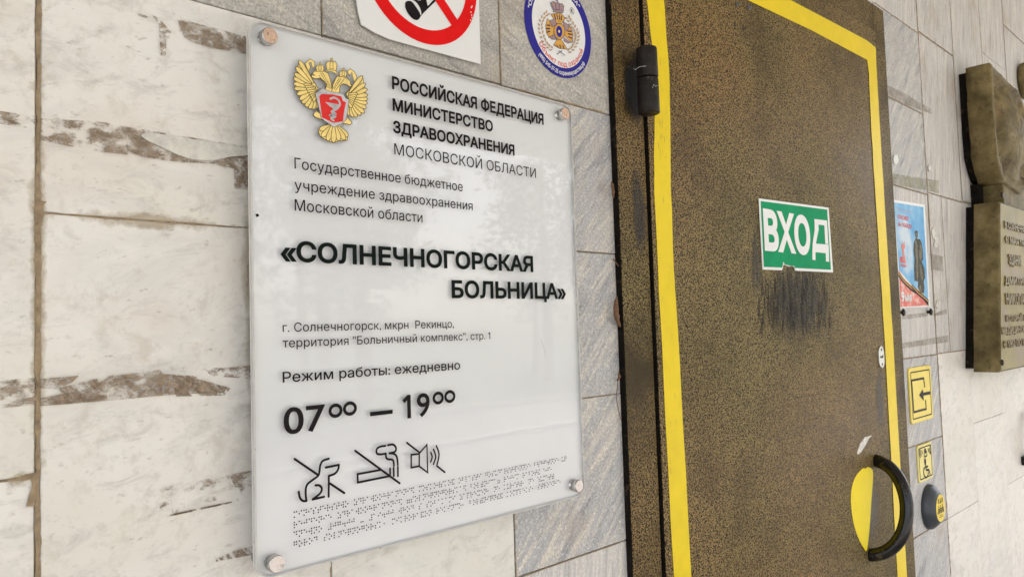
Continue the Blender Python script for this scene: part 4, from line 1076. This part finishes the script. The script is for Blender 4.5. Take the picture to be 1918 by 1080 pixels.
g = tactile('wheelchair_call_sign', 'small pale yellow plate with wheelchair and bell above the call button', F3([(97, 518), (183, 498), (199, 722), (106, 753)]), TH, .006, plain('pale yellow plastic', (.84, .72, .24), .4, 0, .05, 30, 0, .14))
F9 = lambda l: [(1715+x/12, 820+y/12) for x, y in l]
bm = bmesh.new()
polypx(bm, F9([(205, 220), (225, 225), (245, 285), (262, 305), (240, 335), (195, 355), (192, 260)]), TH+.0006)
for l in ([(195, 370), (205, 415), (250, 390), (255, 345)], [(90, 255), (88, 340), (105, 430)], [(120, 270), (118, 340), (128, 395)], [(150, 290), (150, 350)], [(330, 175), (345, 260), (335, 345)], [(312, 230), (322, 290), (318, 330)], [(285, 240), (292, 300)]):
    ribbon(bm, F9(smooth(l, 4)), .0042, TH+.0006)
ribbon(bm, F9([(215, 505), (218, 540)]), .014, TH+.0006)
ribbon(bm, F9([(222, 560), (240, 710), (300, 710), (325, 795)]), .006, TH+.0006); ribbon(bm, F9([(225, 645), (275, 632)]), .0055, TH+.0006)
ribbon(bm, F9(smooth([(215, 650), (185, 720), (195, 830), (235, 880), (275, 845), (285, 770)], 5)), .005, TH+.0006)
obj('pictogram', mesh('pictogram', bm), M['ink'], g)
# call button
bt, bb = P(1739, 904.5, 0), P(1739, 991, 0); bc = ((bt.x+bb.x)/2, (bt.z+bb.z)/2); BR_ = (bt.z-bb.z)/2
cb = thing('call_button', 'round dark grey domed call button with a yellow face', 'button', (bc[0], 0, bc[1]))
bm = bmesh.new(); lathe(bm, [(BR_*.99, .0006), (BR_, .003), (BR_*.985, .009), (BR_*.9, .015), (BR_*.75, .0235), (BR_*.64, .028), (BR_*.58, .029)], (bc[0], 0, bc[1]), 'Y', 48)
obj('dome', mesh('dome', bm), plain('dark grey plastic', (.045, .05, .058), .38, 0, .1, 80), cb)
bm = bmesh.new(); disc(bm, bc[0], bc[1], 0, BR_*.60, .0294, 0, 40); fc = obj('face_disc', mesh('face_disc', bm), M['yellow_tape'], cb)
bm = bmesh.new()
def B(l): return [(bc[0]+x*BR_*.6, bc[1]+z*BR_*.6) for x, z in l]
dd = .0298
poly(bm, [(x, -dd, z) for x, z in B([(-.16, .36), (.16, .36), (.08, .5), (.05, .72), (-.05, .72), (-.08, .5)])])
for s in (-1, 1):
    for r in (.3, .45): ribbon(bm, B([(s*r, .4), (s*(r+.06), .55), (s*r, .7)]), .0028, dd, px=False)
for cx in (-.42, 0, .42):
    ribbon(bm, B([(cx, .22), (cx, -.02), (cx+.14, -.04)]), .0034, dd, px=False); ribbon(bm, B([(cx-.08, .02), (cx-.12, -.14), (cx+.05, -.18), (cx+.1, -.08)]), .003, dd, px=False)
shp = glyph_shapes('КНОПКА ВЫЗОВА', .03); xs_ = [x for x, _y in shp[0]]; sx_ = 1.5*BR_*.6/(max(xs_)-min(xs_))
fill(bm, shp, lambda x, y: (bc[0]-.75*BR_*.6+(x-min(xs_))*sx_, bc[1]-.36*BR_*.6+y*.0105), dd)
for k in range(9):
    for j in range(2):
        if (k*7+j*3) % 4: ribbon(bm, B([(-.4+k*.1, -.52-j*.12), (-.37+k*.1, -.52-j*.12)]), .002, dd, px=False)
obj('pictogram', mesh('pictogram', bm), M['ink'], fc)

# ------------------------------------------------------------------ memorial plaque
QB, QF = .024, .092
mp = thing('memorial_plaque', 'olive cast memorial plaque with portrait relief over an inscribed panel', 'plaque', P(1850, 697, QF))
a, b = P(1871, 377, QF), P(1873, 697, QF)
PRX = 3.30
pan = [(b.x, b.z), (PRX, b.z-.0), (PRX, a.z+.004), (a.x, a.z)]
bm = bmesh.new(); prism(bm, pan, QB, QF, 0, .004, 2)
bmesh.ops.subdivide_edges(bm, edges=[e for e in bm.edges if e.calc_length() > .1], cuts=24, use_grid_fill=True)
for v in bm.verts: v.co += Vector((.0028*noise.noise(v.co*22), .0005*noise.noise(v.co*40), 0))
bmesh.ops.recalc_face_normals(bm, faces=bm.faces[:])
obj('inscription_panel', mesh('inscription_panel', bm), [M['cast']], mp)
bm = bmesh.new(); prism(bm, [(b.x+.006, b.z+.006), (PRX-.006, b.z+.006), (PRX-.006, a.z-.004), (a.x+.006, a.z-.006)], QF-.002, QF+.0022)
obj('panel_face', mesh('panel_face', bm), M['cast_panel'], mp)
QL = QF+.0024
F5 = lambda l: [(1868+x*50/415, 400+y*50/415) for x, y in l]
F6 = lambda l: [(1868+x*50/386, 520+y*50/386) for x, y in l]
def raised(body, L, R_, tp, nm_='inscription'):
    bm = bmesh.new(); text_bm(bm, body, L, R_, tp, QL+.004, .03, 0, .0042)
    obj(nm_, mesh(nm_, bm), M['cast_letter'], mp)
raised('В СОЛНЕЧНОГ', F5([(128, 222)])[0], F5([(470, 305)])[0], F5([(128, 118)])[0])
raised('С МАЯ 1942', F5([(140, 452)])[0], F5([(470, 510)])[0], F5([(140, 350)])[0])
raised('ЗДАНИЕ', F5([(190, 780)])[0], F5([(395, 810)])[0], F5([(190, 630)])[0])
raised('ДМИТРИЙ', F6([(120, 96)])[0], F6([(470, 104)])[0], F6([(120, -12)])[0])
raised('НИКОЛАЕВ', F6([(138, 382)])[0], F6([(470, 380)])[0], F6([(138, 230)])[0])
raised('КОТОРЫЙ В', F6([(140, 630)])[0], F6([(420, 620)])[0], F6([(140, 540)])[0])
raised('МЕДИЦИНСКИЙ', F6([(80, 808)])[0], F6([(470, 782)])[0], F6([(80, 712)])[0])
raised('С 1952 ПО 1990', F6([(105, 1010)])[0], F6([(470, 972)])[0], F6([(105, 905)])[0])
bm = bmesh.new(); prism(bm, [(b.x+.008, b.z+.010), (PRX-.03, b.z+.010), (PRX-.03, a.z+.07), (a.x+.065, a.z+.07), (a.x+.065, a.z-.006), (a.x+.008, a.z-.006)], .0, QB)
obj('shade_block', mesh('shade_block', bm), M['gap'], mp)  # added black block, standing in for the shade behind the panel
# neck between relief and panel
n0 = P(1871, 377, QF-.012)
bm = bmesh.new(); prism(bm, [(n0.x+.06, a.z+.002), (PRX-.1, a.z+.004), (PRX-.1, a.z+.09), (n0.x+.06, a.z+.09)], QB, QF-.012, 0, .004, 2)
obj('neck', mesh('neck', bm), M['cast'], mp)
# relief block: thick slab tapering downwards, framed field with a carved head
r_tl = P(1855, 117, QF); r_l2 = P(1858, 170, QF); r_l3 = P(1862, 240, QF); r_bl = P(1874, 318, QF)
W = 1.0
top = [P(1855, 117, QF), P(1882, 146, QF), P(1904, 168, QF), P(1916, 188, QF)]
out = [(r_bl.x+.02, r_bl.z-.03), (r_bl.x-.005, r_bl.z-.005), (P(1866, 290, QF).x, P(1866, 290, QF).z), (r_l3.x, r_l3.z), (r_l2.x, r_l2.z), (r_tl.x, r_tl.z)]
out += [(p.x, p.z) for p in top[1:]]
rx = top[-1].x
out += [(rx+.12, top[-1].z-.09), (rx+.16, top[-1].z-.3), (rx+.05, r_bl.z+.0), (rx-.1, r_bl.z-.05)]
ctr = (sum(p[0] for p in out)/len(out), sum(p[1] for p in out)/len(out))
def ringpts(sc, d, n=10):
    o = []
    for i in range(len(out)):
        (xa, za_), (xb, zb2) = out[i], out[(i+1) % len(out)]
        for k in range(n):
            t = k/n; x, z = xa+(xb-xa)*t, za_+(zb2-za_)*t
            o.append((ctr[0]+(x-ctr[0])*sc, ctr[1]+(z-ctr[1])*sc, d))
    return o
bm = bmesh.new()
prof = [(1.0, QB), (1.0, QB+.02), (1.0, QF-.02), (.995, QF-.004), (.975, QF), (.93, QF+.001), (.895, QF-.003), (.865, QF-.018), (.80, QF-.025), (.70, QF-.026), (.58, QF-.022), (.46, QF-.016), (.34, QF-.016), (.22, QF-.016), (.1, QF-.016)]
head = (ctr[0]+.04, ctr[1]+.02)
rings = []
for sc, d in prof:
    rg = []
    for x, z, dd_ in ringpts(sc, d):
        if sc < .9:
            # carved head and collar
            q = ((x-head[0])/.16)**2+((z-head[1])/.15)**2
            dd_ += .035*max(0, 1-q)**.5 if q < 1 else 0
            q2 = ((x-head[0])/.26)**2+((z-(head[1]-.26))/.14)**2
            dd_ += .02*max(0, 1-q2)**.5 if q2 < 1 else 0
            dd_ += .006*noise.noise((x*22, z*22, 1))+.004*noise.noise((x*60, z*60, 4))
        j = .0035*noise.noise((x*25, z*25, d*25)) + .0015*noise.noise((x*90, z*90, d*90))
        rg.append(bm.verts.new((x+j, -dd_-.4*j, z+j*.6)))
    rings.append(rg)
for A, B2 in zip(rings, rings[1:]):
    n = len(A)
    for k in range(n): f = bm.faces.new((A[k], A[(k+1) % n], B2[(k+1) % n], B2[k])); f.smooth = True
bm.faces.new(rings[-1]); bm.faces.new(rings[0][::-1])
bmesh.ops.recalc_face_normals(bm, faces=bm.faces[:])
obj('portrait_relief', mesh('portrait_relief', bm), M['cast'], mp)
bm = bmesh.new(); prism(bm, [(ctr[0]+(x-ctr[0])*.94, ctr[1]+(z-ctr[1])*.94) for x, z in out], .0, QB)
obj('shade_block', mesh('shade_block', bm), M['gap'], mp)  # added black block, standing in for the shade behind the relief
for x, y, d in ((1875.5, 365, QF-.011), (1876.5, 678.5, QF+.003)):
    c = P(x, y, d); bm = bmesh.new(); lathe(bm, [(.009, 0), (.009, .0025), (.006, .0045), (.003, .005)], c, 'Y', 14)
    obj('fixing_screw', mesh('fixing_screw', bm), M['black_metal'], mp)
# things cut by the right edge of the frame
c = P(1921, 150, .02); bm = bmesh.new()
def torus(bm, c, R1, R2, r, n=36, m=10):
    rg = []
    for i in range(n):
        a = 2*math.pi*i/n; rg.append([bm.verts.new((c[0]+(R1+r*math.cos(2*math.pi*k/m))*math.cos(a), c[1]+r*math.sin(2*math.pi*k/m), c[2]+(R2+r*math.cos(2*math.pi*k/m))*math.sin(a))) for k in range(m)])
    for i in range(n):
        for k in range(m):
            f = bm.faces.new((rg[i][k], rg[(i+1) % n][k], rg[(i+1) % n][(k+1) % m], rg[i][(k+1) % m])); f.smooth = True
    bmesh.ops.recalc_face_normals(bm, faces=bm.faces[:])
torus(bm, (c.x+.02, -.016, c.z), .055, .058, .015)
tag(obj('wall_ring', mesh('wall_ring', bm), M['cast']), 'dark bronze ring fixed to the wall at the upper right edge', 'ring')
c = P(1911, 863, .0); bm = bmesh.new()
box(bm, c.x+.01, c.x+.16, -.022, 0, c.z-.016, c.z+.014, .004, 2)
wb = obj('wall_bracket', mesh('wall_bracket', bm), M['black_metal'])
tag(wb, 'small black bracket on white marble at the right edge', 'bracket')
c2 = P(1919, 840, .02); bm = bmesh.new(); tube(bm, [(c2.x+.05, -.02, c.z+.015), (c2.x+.05, -.022, c.z+.04), (c2.x+.06, -.02, c.z+.09), (c2.x+.10, -.014, c.z+.16)], .010, 10)
obj('rusty_rod', mesh('rusty_rod', bm), plain('rust', (.24, .09, .03), .8, 0, .3, 90), wb)

# ------------------------------------------------------------------ litter caught between marble and frame
def leaf(pts, wd, d, label):
    bm = bmesh.new(); q = [P(x, y, d+.006*math.sin(i*1.3)) for i, (x, y) in enumerate(pts)]
    tube(bm, smooth(q, 4), wd, 7, 0, lambda t: .15+math.sin(math.pi*min(1, t*1.02))**.8)
    for v in bm.verts: v.co += Vector((noise.noise(v.co*220), noise.noise(v.co*220+Vector((5, 5, 5))), noise.noise(v.co*180)))*.0016
    tag(obj('dry_leaf', mesh('dry_leaf', bm), M['dry']), label, 'dry leaf', 'dry leaves beside the door frame')
leaf([(1155, 555), (1153, 575), (1156, 598), (1163, 614)], .0036, .008, 'curled brown leaf caught beside frame at mid height')
leaf([(1146, 340), (1148, 355), (1149, 372)], .0022, .008, 'thin brown leaf in the gap high beside the frame')
bm = bmesh.new()
tube(bm, smooth([P(1160, 690, .006), P(1157, 720, .007), P(1155, 745, .007), P(1159, 770, .006), P(1164, 788, .005)], 4), .0006, 5)
tube(bm, smooth([P(1158, 700, .006), P(1161, 705, .009), P(1156, 712, .008)], 4), .0016, 6)
tag(obj('dry_twig', mesh('dry_twig', bm), M['dry']), 'thin dry stalk hanging beside the frame below the leaf', 'twig')
bm = bmesh.new(); tube(bm, smooth([P(1148, 484, .005), P(1154, 492, .007), P(1160, 500, .006)], 3), .0009, 5)
tag(obj('dry_twig', mesh('dry_twig', bm), M['dry']), 'short black twig poking from the gap beside frame', 'twig')

# ------------------------------------------------------------------ the yard the wall faces (seen only as reflections and bounced light)
def struct(name, bm, mat):
    o = obj(name, mesh(name, bm), mat); o['kind'] = 'structure'; return o
bm = bmesh.new(); bmesh.ops.create_grid(bm, x_segments=1, y_segments=1, size=150); bmesh.ops.translate(bm, verts=bm.verts[:], vec=(0, 0, -.10)); struct('ground', bm, M['grass'])
bm = bmesh.new(); box(bm, -12, 20, -7.3, .3, -.12, 0); struct('entrance_paving', bm, M['paving'])
bm = bmesh.new(); box(bm, -30, 60, -10.5, -7.5, -.11, -.06); struct('path', bm, M['paving'])
bm = bmesh.new()
for y in (-7.4, -10.65): box(bm, -30, 60, y-.08, y+.07, -.1, .06)
struct('kerb', bm, M['kerb'])
can = thing('entrance_canopy', 'plastered concrete canopy on white posts over the entrance', 'canopy', (2, -1.6, 3.1))
bm = bmesh.new(); box(bm, -2.5, 6.54, -4.3, .3, 3.105, 3.35, .01); obj('slab', mesh('slab', bm), M['soffit'], can)
for x in (5.9, ):
    bm = bmesh.new(); box(bm, x, x+.22, -4.1, -3.88, .0, 3.104, .01); obj('post', mesh('post', bm), M['kerb'], can)
def tree_meshes(h, seed):
    r = random.Random(seed); bt = bmesh.new()
    tube(bt, [(0, 0, -.15), (.05, 0, h*.3), (-.05, .08, h*.6), (.02, 0, h*.95)], .16, 8, 0, lambda t: 1.2-1.05*t)
    for k in range(7):
        a = r.uniform(0, 6.28); z = h*r.uniform(.35, .75); l = h*.25
        tube(bt, [(0, 0, z), (l*.5*math.cos(a), l*.5*math.sin(a), z+l*.3), (l*math.cos(a), l*math.sin(a), z+l*.7)], .05, 5, 0, lambda t: 1-.8*t)
    bc_ = bmesh.new()
    for k in range(46):
        a = r.uniform(0, 6.28); z = h*r.uniform(.3, 1.0); R1 = h*.26*math.sin(math.pi*min(1, max(.12, (z/h-.2)/.85)))**.7*r.uniform(.3, 1)
        c = Vector((R1*math.cos(a), R1*math.sin(a), z))
        for j in range(42):
            p = c+Vector((r.gauss(0, .34), r.gauss(0, .34), r.gauss(0, .26)))
            s = r.uniform(.08, .17); u = Vector((r.gauss(0, 1), r.gauss(0, 1), r.gauss(0, 1))).normalized(); v = u.orthogonal().normalized()
            bc_.faces.new([bc_.verts.new(p+s*u), bc_.verts.new(p+s*.5*v), bc_.verts.new(p-s*u), bc_.verts.new(p-s*.5*v)])
    return mesh('trunk', bt), mesh('crown', bc_)
kinds = [tree_meshes(7.5, 1), tree_meshes(9.5, 2), tree_meshes(11, 3)]
trk = [(m_[0], m_[1]) for m_ in kinds]
for a_, b_ in trk: a_.materials.append(M['bark']); b_.materials.append(M['leaf'])
rr = random.Random(5)
for i in range(22):
    x = -4+i*2.1+rr.uniform(-.7, .7); y = -13-rr.uniform(0, 9)
    t_ = thing('park_tree', 'leafy green tree on the lawn opposite the entrance', 'tree', (x, y, -.1), 'trees across the lawn')
    for nm_, me in zip(('trunk', 'crown'), trk[i % 3]):
        o = bpy.data.objects.new(nm_, me); COL.objects.link(o); o.parent = t_; o.rotation_euler.z = rr.uniform(0, 6)
